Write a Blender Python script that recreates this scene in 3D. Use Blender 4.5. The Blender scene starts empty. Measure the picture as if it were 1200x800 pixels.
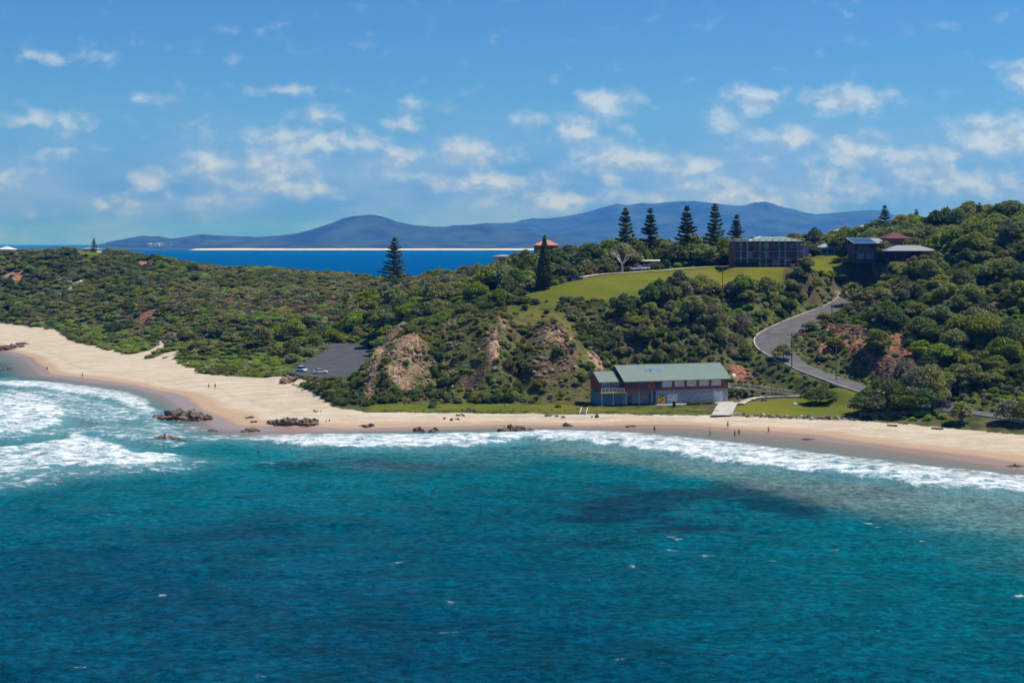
import bpy, bmesh, math, random
import numpy as np
from mathutils import Vector, Matrix
from mathutils.geometry import delaunay_2d_cdt

SC = bpy.context.scene
COL = SC.collection
F = 1667.0            # focal length in photo pixels (50 mm on 36 mm)
HC = 45.0             # camera height above the sea
HV = 285.0            # photo row of the horizon

# ------------------------------------------------------------------ camera
cam = bpy.data.cameras.new('camera')
cam.lens = 50.0; cam.sensor_width = 36.0
cam.shift_y = -(400.0 - HV) / 1200.0
cam.clip_start = 1.0; cam.clip_end = 80000.0
cam_o = bpy.data.objects.new('camera', cam)
cam_o.location = (0, 0, HC); cam_o.rotation_euler = (math.radians(90), 0, 0)
COL.objects.link(cam_o); SC.camera = cam_o

# ------------------------------------------------------------------ sun, sky, exposure
SUN_EL = math.radians(60.0)
SUN_AZ = math.radians(80.0)      # clockwise from +Y (the way the camera looks) towards +X
sd = Vector((math.sin(SUN_AZ) * math.cos(SUN_EL), math.cos(SUN_AZ) * math.cos(SUN_EL), math.sin(SUN_EL)))
sun = bpy.data.lights.new('sun', 'SUN'); sun.energy = 5.0; sun.angle = math.radians(0.53); sun.color = (1.0, 0.95, 0.87)
sun_o = bpy.data.objects.new('sun', sun); COL.objects.link(sun_o)
sun_o.location = (200, 200, 400)
sun_o.rotation_euler = (-sd).to_track_quat('-Z', 'Y').to_euler()

SC.view_settings.view_transform = 'Standard'; SC.view_settings.look = 'None'
SC.view_settings.exposure = 0.12; SC.view_settings.gamma = 1.0
SC.view_settings.use_curve_mapping = False
SC.render.engine = 'CYCLES'
SC.cycles.use_denoising = True
SC.cycles.max_bounces = 6; SC.cycles.transparent_max_bounces = 8; SC.cycles.volume_bounces = 0
SC.cycles.diffuse_bounces = 3; SC.cycles.glossy_bounces = 2
SC.cycles.caustics_reflective = False; SC.cycles.caustics_refractive = False

class NT:
    """small helper round a node tree"""
    def __init__(s, tree):
        s.t = tree; s.n = tree.nodes; s.l = tree.links
    def new(s, kind, **kw):
        nd = s.n.new(kind)
        for k, v in kw.items(): setattr(nd, k, v)
        return nd
    def put(s, sock, val):
        if hasattr(val, 'is_linked') or isinstance(val, bpy.types.NodeSocket): s.l.new(val, sock)
        elif val is not None: sock.default_value = val
    def math(s, op, a, b=None, c=None, clamp=False):
        nd = s.new('ShaderNodeMath', operation=op, use_clamp=clamp)
        s.put(nd.inputs[0], a)
        if b is not None: s.put(nd.inputs[1], b)
        if c is not None: s.put(nd.inputs[2], c)
        return nd.outputs[0]
    def vmath(s, op, a, b=None, c=None):
        nd = s.new('ShaderNodeVectorMath', operation=op)
        s.put(nd.inputs[0], a)
        if b is not None: s.put(nd.inputs[1], b)
        if c is not None: s.put(nd.inputs[2], c)
        return nd.outputs['Value'] if op in ('LENGTH', 'DOT_PRODUCT', 'DISTANCE') else nd.outputs[0]
    def smooth(s, x, lo, hi, a=0.0, b=1.0):
        nd = s.new('ShaderNodeMapRange', interpolation_type='SMOOTHSTEP')
        s.put(nd.inputs['Value'], x); s.put(nd.inputs['From Min'], lo); s.put(nd.inputs['From Max'], hi)
        s.put(nd.inputs['To Min'], a); s.put(nd.inputs['To Max'], b)
        return nd.outputs[0]
    def mix(s, f, a, b):
        nd = s.new('ShaderNodeMix', data_type='RGBA')
        s.put(nd.inputs[0], f)
        s.put(nd.inputs[6], (*a, 1) if isinstance(a, tuple) and len(a) == 3 else a)
        s.put(nd.inputs[7], (*b, 1) if isinstance(b, tuple) and len(b) == 3 else b)
        return nd.outputs[2]
    def mul(s, a, b, f=1.0):
        nd = s.new('ShaderNodeMix', data_type='RGBA', blend_type='MULTIPLY')
        s.put(nd.inputs[0], f); s.put(nd.inputs[6], a)
        s.put(nd.inputs[7], (*b, 1) if isinstance(b, tuple) and len(b) == 3 else b)
        return nd.outputs[2]
    def noise(s, vec, scale, detail=3.0, rough=0.55, dist=0.0):
        nd = s.new('ShaderNodeTexNoise'); s.put(nd.inputs['Vector'], vec)
        nd.inputs['Scale'].default_value = scale; nd.inputs['Detail'].default_value = detail
        nd.inputs['Roughness'].default_value = rough; nd.inputs['Distortion'].default_value = dist
        return nd.outputs['Fac']
    def sep(s, v):
        nd = s.new('ShaderNodeSeparateXYZ'); s.put(nd.inputs[0], v); return nd.outputs
    def comb(s, x, y, z):
        nd = s.new('ShaderNodeCombineXYZ')
        for i, q in enumerate((x, y, z)): s.put(nd.inputs[i], q)
        return nd.outputs[0]
    def scale(s, v, sx, sy, sz):
        return s.vmath('MULTIPLY', v, (sx, sy, sz))
    def attr(s, name):
        nd = s.new('ShaderNodeAttribute'); nd.attribute_name = name; return nd.outputs

# cumulus: azimuth and height above the horizon, in thousandths of a radian-ish units (x, y, half width, half height, weight)
CLOUDS = [(710,120,48,19,1.),(882,120,36,19,.95),(848,138,28,20,.6),(995,123,62,18,1.),(1188,105,40,26,1.),(372,138,36,14,.7),
 (365,165,95,19,.85),(250,197,38,18,.95),(190,211,27,13,.95),(328,200,46,18,.95),(350,220,70,15,.75),(255,233,48,11,.6),(160,242,38,9,.55),
 (550,182,62,20,.85),(685,152,48,24,.85),(625,143,22,14,.65),(912,163,55,16,.85),(730,187,70,20,.8),(985,177,50,20,.95),
 (1150,163,70,26,.95),(815,195,60,18,.7),(560,213,110,16,.65),(75,147,70,11,.55),(192,122,32,9,.5),(75,78,80,8,.36),
 (470,146,24,11,.65),(490,124,32,9,.45),(325,108,60,8,.36),(660,235,130,14,.6),(900,232,150,16,.62),(1100,215,120,24,.75),(1060,185,60,18,.75),(465,185,40,16,.6)]

def build_world():
    w = bpy.data.worlds.new('World'); SC.world = w; w.use_nodes = True
    t = NT(w.node_tree); t.n.clear()
    out = t.new('ShaderNodeOutputWorld'); bg = t.new('ShaderNodeBackground')
    sky = t.new('ShaderNodeTexSky', sky_type='NISHITA', sun_disc=False)
    sky.sun_elevation = SUN_EL; sky.sun_rotation = SUN_AZ
    sky.altitude = 0; sky.air_density = 1.0; sky.dust_density = 0.25; sky.ozone_density = 4.0
    d = t.new('ShaderNodeTexCoord').outputs['Generated']
    x, y, z = t.sep(d)[:3]
    r = t.math('SQRT', t.math('ADD', t.math('MULTIPLY', x, x), t.math('MULTIPLY', y, y)))
    e = t.math('MULTIPLY', t.math('DIVIDE', z, t.math('MAXIMUM', r, 0.001)), F)
    az = t.math('MULTIPLY', t.math('ARCTAN2', x, y), F)
    aw = t.math('WRAP', az, 655.0, -655.0)
    # noise in the same units, continuous all round
    q = t.comb(t.math('MULTIPLY', t.math('DIVIDE', x, r), F / 46), t.math('MULTIPLY', t.math('DIVIDE', y, r), F / 46), t.math('MULTIPLY', e, 1 / 30.0))
    n1 = t.noise(q, 1.25, 6.0, 0.58)
    n2 = t.noise(t.vmath('ADD', q, (0.12, 0, 0.30)), 1.25, 5.0, 0.6)
    wob = t.math('MULTIPLY', t.math('SUBTRACT', t.noise(q, 0.7, 2.0), 0.5), 40.0)
    p = t.comb(t.math('ADD', aw, wob), e, 0.0)
    field = None
    for (u, v, ru, rv, wt) in CLOUDS:
        ru *= 1.2; rv *= 1.25
        c = t.vmath('MULTIPLY_ADD', p, (1 / ru, 1 / rv, 0), (-(u - 600) / ru, -(HV - v) / rv, 0))
        g = t.math('MULTIPLY_ADD', t.vmath('LENGTH', c), -wt, wt)
        field = g if field is None else t.math('MAXIMUM', field, g)
    band = t.math('MULTIPLY', t.smooth(e, 28.0, 60.0), t.smooth(e, 155.0, 95.0))
    puff = t.math('MULTIPLY', band, t.smooth(t.noise(t.scale(q, .5, .5, .6), 1.0, 3.0), .46, .64, -.25, .5))
    field = t.math('MAXIMUM', t.math('MAXIMUM', field, -0.9), t.math('SUBTRACT', puff, .15))
    dens = t.smooth(t.math('ADD', field, t.math('MULTIPLY', t.math('SUBTRACT', n1, 0.5), 1.9)), -0.05, 0.9)
    # thin veil that thickens towards the horizon
    veil = t.math('MULTIPLY', t.smooth(e, 190.0, 20.0), t.smooth(t.noise(t.scale(q, .3, .3, .55), 1.0, 4.0), 0.34, 0.64))
    veil = t.math('MULTIPLY', veil, 0.5)
    low = t.smooth(e, 170.0, -10.0, 0.0, 0.92)
    lit = t.smooth(t.math('SUBTRACT', n1, n2), -0.14, 0.10)
    ccol = t.mix(lit, (5.0, 6.2, 7.9), (8.2, 9.2, 10.4))
    skyc = t.mul(sky.outputs[0], SKY_TINT)
    skyc2 = t.mix(low, skyc, (1.1, 2.7, 9.4))
    skyc2 = t.mix(veil, skyc2, (4.2, 6.0, 9.4))
    top = t.smooth(e, 15.0, 230.0)
    skyc2 = t.mix(t.math('MULTIPLY', dens, 0.66), skyc2, ccol)
    t.put(bg.inputs['Color'], skyc2); bg.inputs['Strength'].default_value = 0.08
    t.put(out.inputs[0], bg.outputs[0])
    w.cycles.sampling_method = 'MANUAL'; w.cycles.sample_map_resolution = 512
SKY_TINT = (0.41, 0.83, 1.28)
build_world()

# ------------------------------------------------------------------ numeric helpers
rng = np.random.default_rng(7)
random.seed(7)
_tab = np.random.default_rng(3).random((8, 256, 256)).astype(np.float32)
def vnoise(x, y, s, seed=0):
    """smooth value noise, about 0..1, feature size s metres"""
    x = np.asarray(x, np.float64) / s + 1000.3; y = np.asarray(y, np.float64) / s + 1000.7
    xi = np.floor(x).astype(int); yi = np.floor(y).astype(int)
    fx = x - xi; fy = y - yi
    fx = fx * fx * (3 - 2 * fx); fy = fy * fy * (3 - 2 * fy)
    T = _tab[seed % 8]; o = (seed // 8) * 37
    def g(a, b): return T[(a + o) & 255, (b + o * 3) & 255]
    return (g(xi, yi) * (1 - fx) + g(xi + 1, yi) * fx) * (1 - fy) + (g(xi, yi + 1) * (1 - fx) + g(xi + 1, yi + 1) * fx) * fy
def fbm(x, y, s, seed=0, oct=4, gain=0.5):
    a = 1.0; tot = 0; out = 0
    for k in range(oct):
        out = out + a * vnoise(x, y, s / 2 ** k, seed + k); tot += a; a *= gain
    return out / tot
def sstep(x, a, b):
    t = np.clip((x - a) / (b - a), 0, 1); return t * t * (3 - 2 * t)
def W(u, v, Z=0.0):
    Y = (HC - Z) * F / (v - HV); return ((u - 600) / F * Y, Y)
def Q(u, v, Y):
    return ((u - 600) / F * Y, Y, HC - (v - HV) / F * Y)
def inside(px, py, poly):
    c = np.zeros(px.shape, bool); n = len(poly)
    for i in range(n):
        x1, y1 = poly[i]; x2, y2 = poly[(i + 1) % n]
        if y1 == y2: continue
        hit = ((y1 > py) != (y2 > py)) & (px < (x2 - x1) * (py - y1) / (y2 - y1) + x1)
        c ^= hit
    return c
def seg_dist(px, py, line):
    """distance to a polyline, and the interpolated extra value (third entry) at the nearest point"""
    best = np.full(px.shape, 1e9); val = np.zeros(px.shape)
    for a, b in zip(line[:-1], line[1:]):
        dx, dy = b[0] - a[0], b[1] - a[1]
        tt = np.clip(((px - a[0]) * dx + (py - a[1]) * dy) / (dx * dx + dy * dy + 1e-9), 0, 1)
        dd = np.hypot(px - a[0] - tt * dx, py - a[1] - tt * dy)
        m = dd < best
        best = np.where(m, dd, best)
        if len(a) > 2: val = np.where(m, a[2] + tt * (b[2] - a[2]), val)
    return best, val
def blur(a, sig):
    n = max(1, int(math.ceil(sig * 3))); k = np.exp(-0.5 * (np.arange(-n, n + 1) / sig) ** 2); k /= k.sum()
    p = np.pad(a, n, mode='edge')
    p = sum(k[i] * p[i:i + a.shape[0], :] for i in range(2 * n + 1))
    return sum(k[i] * p[:, i:i + a.shape[1]] for i in range(2 * n + 1))
class Raster:
    """values on a regular grid, sampled bilinearly"""
    def __init__(s, x0, x1, y0, y1, st):
        s.x0, s.y0, s.st = x0, y0, st
        s.xs = np.arange(x0, x1 + st / 2, st); s.ys = np.arange(y0, y1 + st / 2, st)
        s.X, s.Y = np.meshgrid(s.xs, s.ys); s.v = np.zeros(s.X.shape)
    def at(s, x, y, v=None):
        v = s.v if v is None else v
        fx = np.clip((np.asarray(x, float) - s.x0) / s.st, 0, v.shape[1] - 1.001); fy = np.clip((np.asarray(y, float) - s.y0) / s.st, 0, v.shape[0] - 1.001)
        i = fx.astype(int); j = fy.astype(int); a = fx - i; b = fy - j
        return (v[j, i] * (1 - a) + v[j, i + 1] * a) * (1 - b) + (v[j + 1, i] * (1 - a) + v[j + 1, i + 1] * a) * b

# ------------------------------------------------------------------ the lie of the land
SHORE = [(-520, 560), (-420, 600), (-330, 630)] + [W(*p) for p in [(-100, 400), (0, 410), (30, 420), (50, 440), (100, 447), (150, 452), (190, 462),
   (215, 480), (250, 502), (310, 510), (400, 505), (500, 503), (600, 500), (700, 500), (800, 500), (900, 508), (1000, 520), (1100, 535), (1200, 550)]] + \
   [(112, 262), (125, 232), (160, 200), (260, 170), (340, 165)]
BACK = [(-520, 720, 3.5), (-400, 735, 3.5)] + [(*W(u, v, z), z) for u, v, z in [(-60, 378, 3.5), (0, 380, 3.5), (50, 385, 3.5), (85, 400, 3.5), (130, 411, 3.5), (165, 419, 3.4), (200, 424, 3.3),
   (240, 438, 3), (310, 443, 3), (345, 453, 2.8), (372, 466, 2.5), (392, 478, 2.1), (430, 483, 1.9), (550, 484, 1.9), (700, 485, 1.9), (735, 485, 1.9), (850, 487, 1.9), (1000, 493, 1.9),
   (1100, 501, 1.9), (1200, 511, 1.9), (1300, 522, 1.9)]] + [(135, 275, 2), (160, 240, 2), (220, 210, 2), (340, 200, 2)]
ctl = []                      # (x, y, z)
def cu(lst):                  # photo point + assumed distance
    for u, v, Y, sub in lst:
        x, y, z = Q(u, v, Y); ctl.append((x, y, z - sub))
def cz(lst):                  # photo point + assumed height
    for u, v, z in lst: ctl.append((*W(u, v, z), z))
# sea bed
for (x, y) in [(-520, 500), (-330, 540), (-240, 540), (-200, 470), (-150, 420), (-110, 380), (-75, 305), (-40, 310), (0, 318), (40, 312)]: ctl.append((x, y, -2.2))
cz([(800, 520, -.55), (900, 534, -.55), (1000, 546, -.55), (1100, 558, -.55), (1200, 568, -.55), (150, 462, -.4), (185, 475, -.4), (100, 455, -.4)])
for (x, y) in [(60, 285), (80, 262), (92, 235), (110, 205), (150, 170), (340, 140)]: ctl.append((x, y, -2.4))
for (x, y) in [(-520, 170), (-300, 170), (-150, 170), (0, 170), (100, 170), (-520, 400), (-300, 400), (-150, 300), (0, 260), (60, 230)]: ctl.append((x, y, -7))
# terraces behind the beach
cz([(430, 472, 3.2), (490, 472, 3.2), (550, 472, 3.2), (620, 472, 3.2), (690, 473, 3.2), (735, 479, 2.7), (800, 478, 2.8), (850, 478, 2.8), (860, 470, 3.3), (900, 464, 3.6), (950, 465, 3.6), (1000, 467, 3.7), (900, 484, 2.3),
    (1000, 488, 2.5), (1050, 487, 3.2), (1100, 492, 3.0), (1150, 496, 3.1), (1200, 500, 3.2)])
# centre cliff
cu([(405, 466, 381, .5), (440, 467, 378, .3), (490, 466, 379, .3), (550, 466, 380, .3), (620, 466, 380, .3), (685, 466, 380, .3), (420, 430, 398, 1), (440, 425, 393, .3), (480, 430, 388, .3), (540, 430, 390, .3), (600, 430, 387, .3), (640, 430, 389, .3), (690, 432, 388, .5),
    (455, 398, 404, .3), (480, 385, 408, .3), (515, 382, 414, .8), (540, 380, 412, .5), (575, 378, 409, .3), (600, 374, 412, .4), (650, 375, 416, .6), (680, 402, 399, .5), (700, 376, 413, 1), (720, 402, 401, 1.6), (500, 368, 452, 3), (455, 385, 440, 3.5), (430, 400, 436, 4)])
# slope between the lawn and the beach road
cu([(760, 425, 399, 2.5), (780, 440, 395, 2.5), (850, 440, 396, 2.5), (720, 440, 394, 1.5), (800, 365, 415, 3.5), (850, 362, 414, 3.5), (850, 400, 406, 3.5), (800, 400, 405, 3.5), (760, 380, 408, 2.5), (880, 342, 445, 3.5), (888, 370, 438, 3.5), (888, 420, 412, 2.2), (895, 440, 400, 1),
    (930, 345, 472, 2), (962, 342, 492, 2), (875, 450, 391, 1)])
# lawn on the headland
cu([(600, 350, 447, 0), (640, 353, 441, 0), (700, 352, 438, 0), (750, 348, 440, 0), (800, 340, 449, 0), (850, 335, 460, 0), (905, 330, 472, 0), (690, 323, 484, 0), (640, 336, 462, 0), (720, 336, 462, 0), (800, 324, 472, 0), (750, 317, 492, 0), (800, 313.5, 497, 0), (860, 311.5, 500, 0), (910, 319, 488, 0), (955, 322, 505, 0)])
for (x, y, z) in [(20, 540, 36), (60, 560, 37.5), (110, 560, 39), (40, 640, 34), (90, 640, 37), (20, 700, 31), (70, 720, 31), (140, 600, 42), (0, 480, 28), (10, 600, 33)]: ctl.append((x, y, z))
cu([(960, 304, 538, 0), (968, 299, 548, 0), (985, 326, 495, 1.5), (1020, 311, 505, 0), (1062, 313, 500, 0.5), (1000, 266, 640, 5), (950, 276, 640, 5)])
# right hill
cu([(975, 385, 430, 1), (985, 400, 414, .5), (965, 413, 409, .3), (1000, 438, 396, .3), (1030, 445, 389, .5), (1050, 440, 383, 1), (1040, 400, 402, .6), (1010, 380, 416, 2), (1060, 375, 412, 4), (1100, 440, 376, 4), (1100, 380, 402, 4.5), (1100, 330, 432, 4.5), (1050, 345, 446, 4),
    (1100, 302, 462, 4.5), (1040, 330, 475, 2.5), (1100, 287, 485, 4.5), (1200, 450, 352, 4), (1200, 385, 380, 4.5), (1200, 322, 412, 4.5), (1200, 272, 452, 4.5), (1200, 244, 482, 5.5), (1150, 259, 490, 4.5), (1150, 300, 450, 4.5), (1150, 400, 384, 4.5), (1150, 455, 357, 3),
    (1100, 269, 545, 5), (1050, 277, 565, 5), (1150, 256, 560, 5)])
for (x, y, z) in [(165, 330, 7), (190, 300, 8), (220, 400, 36), (260, 480, 58), (210, 560, 55), (330, 600, 52), (160, 270, 5), (220, 235, 6), (330, 300, 25), (330, 230, 10), (330, 450, 50), (200, 700, 46), (330, 800, 40), (120, 800, 32), (200, 1000, 24), (330, 1150, 20), (100, 1000, 8)]: ctl.append((x, y, z))
# valley and middle ground
cz([(338, 437, 4.5), (352, 425, 5.2), (370, 417, 6), (383, 408, 7), (390, 402, 8), (425, 404, 8), (436, 412, 6.6), (434, 428, 5.2), (412, 446, 4.3), (375, 444, 4.3), (390, 420, 5.8)])
cu([(300, 420, 480, 1.5), (300, 390, 530, 2), (250, 400, 530, 1.5), (200, 400, 560, 1.5), (200, 352, 640, 2.5), (300, 352, 640, 3), (400, 382, 565, 4), (400, 352, 630, 4), (300, 322, 720, 4), (400, 326, 700, 4), (450, 322, 715, 4), (520, 322, 640, 4), (560, 312, 630, 4), (450, 352, 560, 4),
    (500, 342, 505, 4), (560, 335, 500, 4), (200, 304, 800, 4), (300, 306, 800, 4), (350, 309, 790, 4), (400, 314, 780, 4), (430, 321, 770, 3), (480, 319, 760, 4), (540, 313, 740, 4), (600, 306, 720, 4), (250, 372, 590, 2), (240, 425, 495, 1), (310, 432, 462, 1),
    (0, 287.5, 860, 4), (40, 286.5, 852, 4), (72, 288, 850, 3.5), (-60, 288, 860, 4), (100, 293.5, 862, 0), (118, 294, 860, 0), (140, 297, 850, .5), (0, 342, 785, 3.5), (60, 342, 775, 3), (100, 342, 745, 3), (0, 366, 748, 3), (100, 377, 680, 3), (150, 352, 690, 3), (150, 322, 770, 3), (60, 317, 812, 3), (230, 332, 700, 3), (150, 385, 620, 2)])
for (x, y, z) in [(-420, 850, 32), (-520, 850, 30), (-420, 760, 9), (-350, 960, 32), (-250, 960, 27), (-150, 920, 20), (-60, 890, 14), (0, 860, 14), (-520, 1150, -3), (-300, 1150, -4), (-150, 1080, -4), (-40, 1040, -4), (30, 1040, -4), (60, 1150, -4)]: ctl.append((x, y, z))

def base_surface(R):
    pts = [(x, y, 0.0) for x, y in SHORE] + BACK + ctl
    ns, nb = len(SHORE), len(BACK)
    edges = [(i, i + 1) for i in range(ns - 1)] + [(ns + i, ns + i + 1) for i in range(nb - 1)]
    vs, _, fs, ov, _, _ = delaunay_2d_cdt([Vector(p[:2]) for p in pts], edges, [], 0, 1e-4)
    zz = []
    for k, v in enumerate(vs):
        zz.append(np.mean([pts[i][2] for i in ov[k]]) if ov[k] else min(pts, key=lambda p: (p[0] - v.x) ** 2 + (p[1] - v.y) ** 2)[2])
    out = np.full(R.X.shape, np.nan)
    for f in fs:
        (x1, y1), (x2, y2), (x3, y3) = [(vs[i].x, vs[i].y) for i in f]; z1, z2, z3 = [zz[i] for i in f]
        i0 = max(0, int((min(x1, x2, x3) - R.x0) / R.st)); i1 = int((max(x1, x2, x3) - R.x0) / R.st) + 2
        j0 = max(0, int((min(y1, y2, y3) - R.y0) / R.st)); j1 = int((max(y1, y2, y3) - R.y0) / R.st) + 2
        X = R.X[j0:j1, i0:i1]; Y = R.Y[j0:j1, i0:i1]
        if X.size == 0: continue
        det = (y2 - y3) * (x1 - x3) + (x3 - x2) * (y1 - y3)
        if abs(det) < 1e-9: continue
        a = ((y2 - y3) * (X - x3) + (x3 - x2) * (Y - y3)) / det; b = ((y3 - y1) * (X - x3) + (x1 - x3) * (Y - y3)) / det; c = 1 - a - b
        m = (a >= -1e-6) & (b >= -1e-6) & (c >= -1e-6)
        sub = out[j0:j1, i0:i1]; sub[m] = (a * z1 + b * z2 + c * z3)[m]
    return np.where(np.isnan(out), -5.0, out)

HR = Raster(-518, 338, 172, 1148, 2.0)
raw = base_surface(HR)
soft = blur(raw, 2.6); tight = blur(raw, 1.0)
k = sstep(soft, 2.2, 4.5)
HR.v = tight * (1 - k) + soft * k
# rough ground above the beach, gullies down the steep faces
gy, gx = np.gradient(HR.v, 2.0); slope = np.hypot(gx, gy)
up = sstep(HR.v, 3.6, 8.0)
cl = up * sstep(slope, 0.3, 0.6)
HR.v += up * (fbm(HR.X, HR.Y, 22, 1, 4) - .5) * 2.2
HR.v += cl * ((fbm(HR.X, HR.Y * 0.4, 8, 2, 4) - .5) * 6.5 + (np.abs(fbm(HR.X + 7, HR.Y * .3, 16, 5, 2) - .5) * 2 - .35) * 5.0)

RIB_X = [-70, -48, -34, -18, -6, 3, 13, 23, 34, 60]; RIB_V = [0, -.9, 1.0, -1.0, 1.0, -1.0, .8, -.7, 0, 0]
def rib(x, y):      # spurs (+) and gullies (-) down the centre cliff
    return np.interp(x + (fbm(x, y, 9, 7, 3) - .5) * 9, RIB_X, RIB_V) * sstep(y, 374, 384) * (1 - sstep(y, 408, 424))
HR.v += rib(HR.X, HR.Y) * 3.4 * up
HR.v += cl * (np.abs(fbm(HR.X, HR.Y * .5, 6, 12, 3) - .5) * 2 - .3) * 2.4 * ((HR.X < 34) & (HR.X > -62))

# roads and car park: centre lines with heights
ROAD_UP = [(*W(u, v, z), z) for u, v, z in [(1080, 473, 4.6), (1045, 466, 5.2), (1015, 457, 6.2), (980, 445, 7.5), (945, 432, 9.7), (921, 419, 12.3), (906, 405, 14.9), (911, 391, 17.6), (938, 377, 20.2), (962, 367, 22.2), (985, 357, 24.2), (1000, 346, 27), (1012, 338, 29)]]
ROAD_LOW = [(*W(u, v, z), z) for u, v, z in [(1060, 473, 4.6), (1090, 477, 4.3), (1120, 480.5, 4.1), (1150, 484, 4.0), (1200, 491.5, 3.9), (1260, 502, 3.8), (1340, 518, 3.8), (1450, 545, 3.8)]]
PATH_LOW = [(*W(u, v, z), z) for u, v, z in [(868, 473, 3.3), (878, 468, 3.45), (893, 465, 3.6), (930, 463.5, 3.65), (975, 464.5, 3.75), (1010, 466, 3.8)]]
TRACK = [Q(u, v, Y) for u, v, Y in [(682, 324.5, 484), (700, 321.5, 487), (722, 320, 489), (748, 318.5, 490), (775, 317, 491), (800, 314.5, 494), (830, 312.5, 497), (860, 312, 499)]]
PARK = [W(u, v, z) for u, v, z in [(338, 437, 4.5), (352, 425.5, 5.2), (370, 417.5, 6), (383, 409, 7), (388, 402, 8), (410, 402.5, 8.1), (428, 405, 7.8), (440, 412, 6.6), (438, 428, 5.2), (414, 446, 4.3), (375, 444, 4.3), (352, 441, 4.35)]]
PARKL = [(*W(u, v, z), z) for u, v, z in [(375, 442, 4.3), (388, 425, 5.4), (402, 412, 6.8), (408, 403, 8.1)]]
def catmull(line, n=8):
    out = []
    P = [line[0]] + list(line) + [line[-1]]
    for i in range(1, len(P) - 2):
        p0, p1, p2, p3 = [np.array(q, float) for q in P[i - 1:i + 3]]
        for k in range(n):
            t = k / n
            out.append(tuple(0.5 * ((2 * p1) + (-p0 + p2) * t + (2 * p0 - 5 * p1 + 4 * p2 - p3) * t * t + (-p0 + 3 * p1 - 3 * p2 + p3) * t ** 3)))
    out.append(tuple(line[-1])); return out
ROADS = {'up': (catmull(ROAD_UP), 4.6), 'low': (catmull(ROAD_LOW), 3.2), 'path': (catmull(PATH_LOW), 1.1), 'track': (catmull(TRACK), 2.0)}
def flatten(H, R, dist, z, half, fall):
    w = 1 - sstep(dist, half, half + fall)
    return H * (1 - w) + z * w
def carve(R):
    H = R.v
    for k in ('track', 'path', 'low', 'up'):
        ln, hw = ROADS[k]
        d, z = seg_dist(R.X, R.Y, ln)
        H = flatten(H, R, d, z - 0.25, hw + 1.4, 6.0 if k == 'up' else 2.5)
    d, z = seg_dist(R.X, R.Y, catmull(PARKL))
    ins = blur(inside(R.X, R.Y, PARK).astype(float), 1.2)
    pk = sstep(ins, 0.02, 0.4)
    H = H * (1 - pk) + (z - 0.25) * pk
    return H
HR.v = carve(HR)
# level pads for buildings: (x, y, z, half, fall)
CLUB_O = np.array(W(733, 475, 3.1)); CLUB_A = math.radians(17.0)
def club(lx, ly):
    c, s_ = math.cos(CLUB_A), math.sin(CLUB_A)
    return (CLUB_O[0] + lx * c - ly * s_, CLUB_O[1] + lx * s_ + ly * c)
cpoly = [club(-11, -1.5), club(32, -1.5), club(32, 13.5), club(-9, 11)]
m = sstep(blur(inside(HR.X, HR.Y, cpoly).astype(float), 1.0), 0.05, 0.6)
HR.v = HR.v * (1 - m) + 3.08 * m
def ground(x, y): return float(HR.at(x, y))
def hit(u, v, y0=250.0, y1=1140.0):
    """where the line of sight through a photo point meets the ground"""
    Y = np.arange(y0, y1, 0.5); X = (u - 600) / F * Y; Z = HC - (v - HV) / F * Y
    b = np.nonzero(Z <= HR.at(X, Y))[0]
    if len(b) == 0: return (float(X[-1]), float(Y[-1]), ground(X[-1], Y[-1]))
    i = b[0]; return (float(X[i]), float(Y[i]), ground(X[i], Y[i]))
PADS = []
def pad(x, y, z, half, fall=4.0):
    PADS.append((x, y, half))
    d = np.maximum(np.abs(HR.X - x), np.abs(HR.Y - y))
    HR.v = flatten(HR.v, HR, d, z, half, fall)
SITE = {'scaffold': (88.0, 495.0, 36.8), 'pavilion': (121.0, 548.0, 40.4), 'modern': (127.5, 511.0, 38.9), 'low': (140.5, 504.5, 38.6)}
pad(*SITE['scaffold'], 12.5, 5); pad(*SITE['pavilion'], 5, 5); pad(*SITE['modern'], 6, 4); pad(*SITE['low'], 8.5, 4)

# ------------------------------------------------------------------ masks on the ground
MR = Raster(-330, 200, 200, 900, 1.0)
sandp = [p[:2] for p in SHORE] + [p[:2] for p in BACK[::-1]]
sand = inside(MR.X, MR.Y, sandp).astype(float)
for (u1, v1, u2, v2, wd) in [(140, 419, 178, 408, 1.6), (160, 422, 201, 400, 2.2), (190, 425, 208, 411, 1.5), (214, 433, 232, 424, 1.6), (120, 412, 150, 405, 1.2), (175, 424, 190, 414, 1.0), (150, 420, 166, 411, .9), (196, 428, 206, 417, .9), (205, 430, 222, 418, 1.0), (182, 423, 196, 409, .8), (128, 413, 140, 409, .9), (232, 438, 243, 434, .9), (216, 431, 222, 426, .8), (100, 405, 118, 402, .8), (60, 387, 75, 393, 1.5), (225, 437, 240, 431, 1.2)]:
    a = W(u1, v1, 3.3); b = W(u2, v2, 5.0)
    dd, _ = seg_dist(MR.X, MR.Y, [a, b]); sand = np.maximum(sand, (dd < wd).astype(float))
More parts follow.
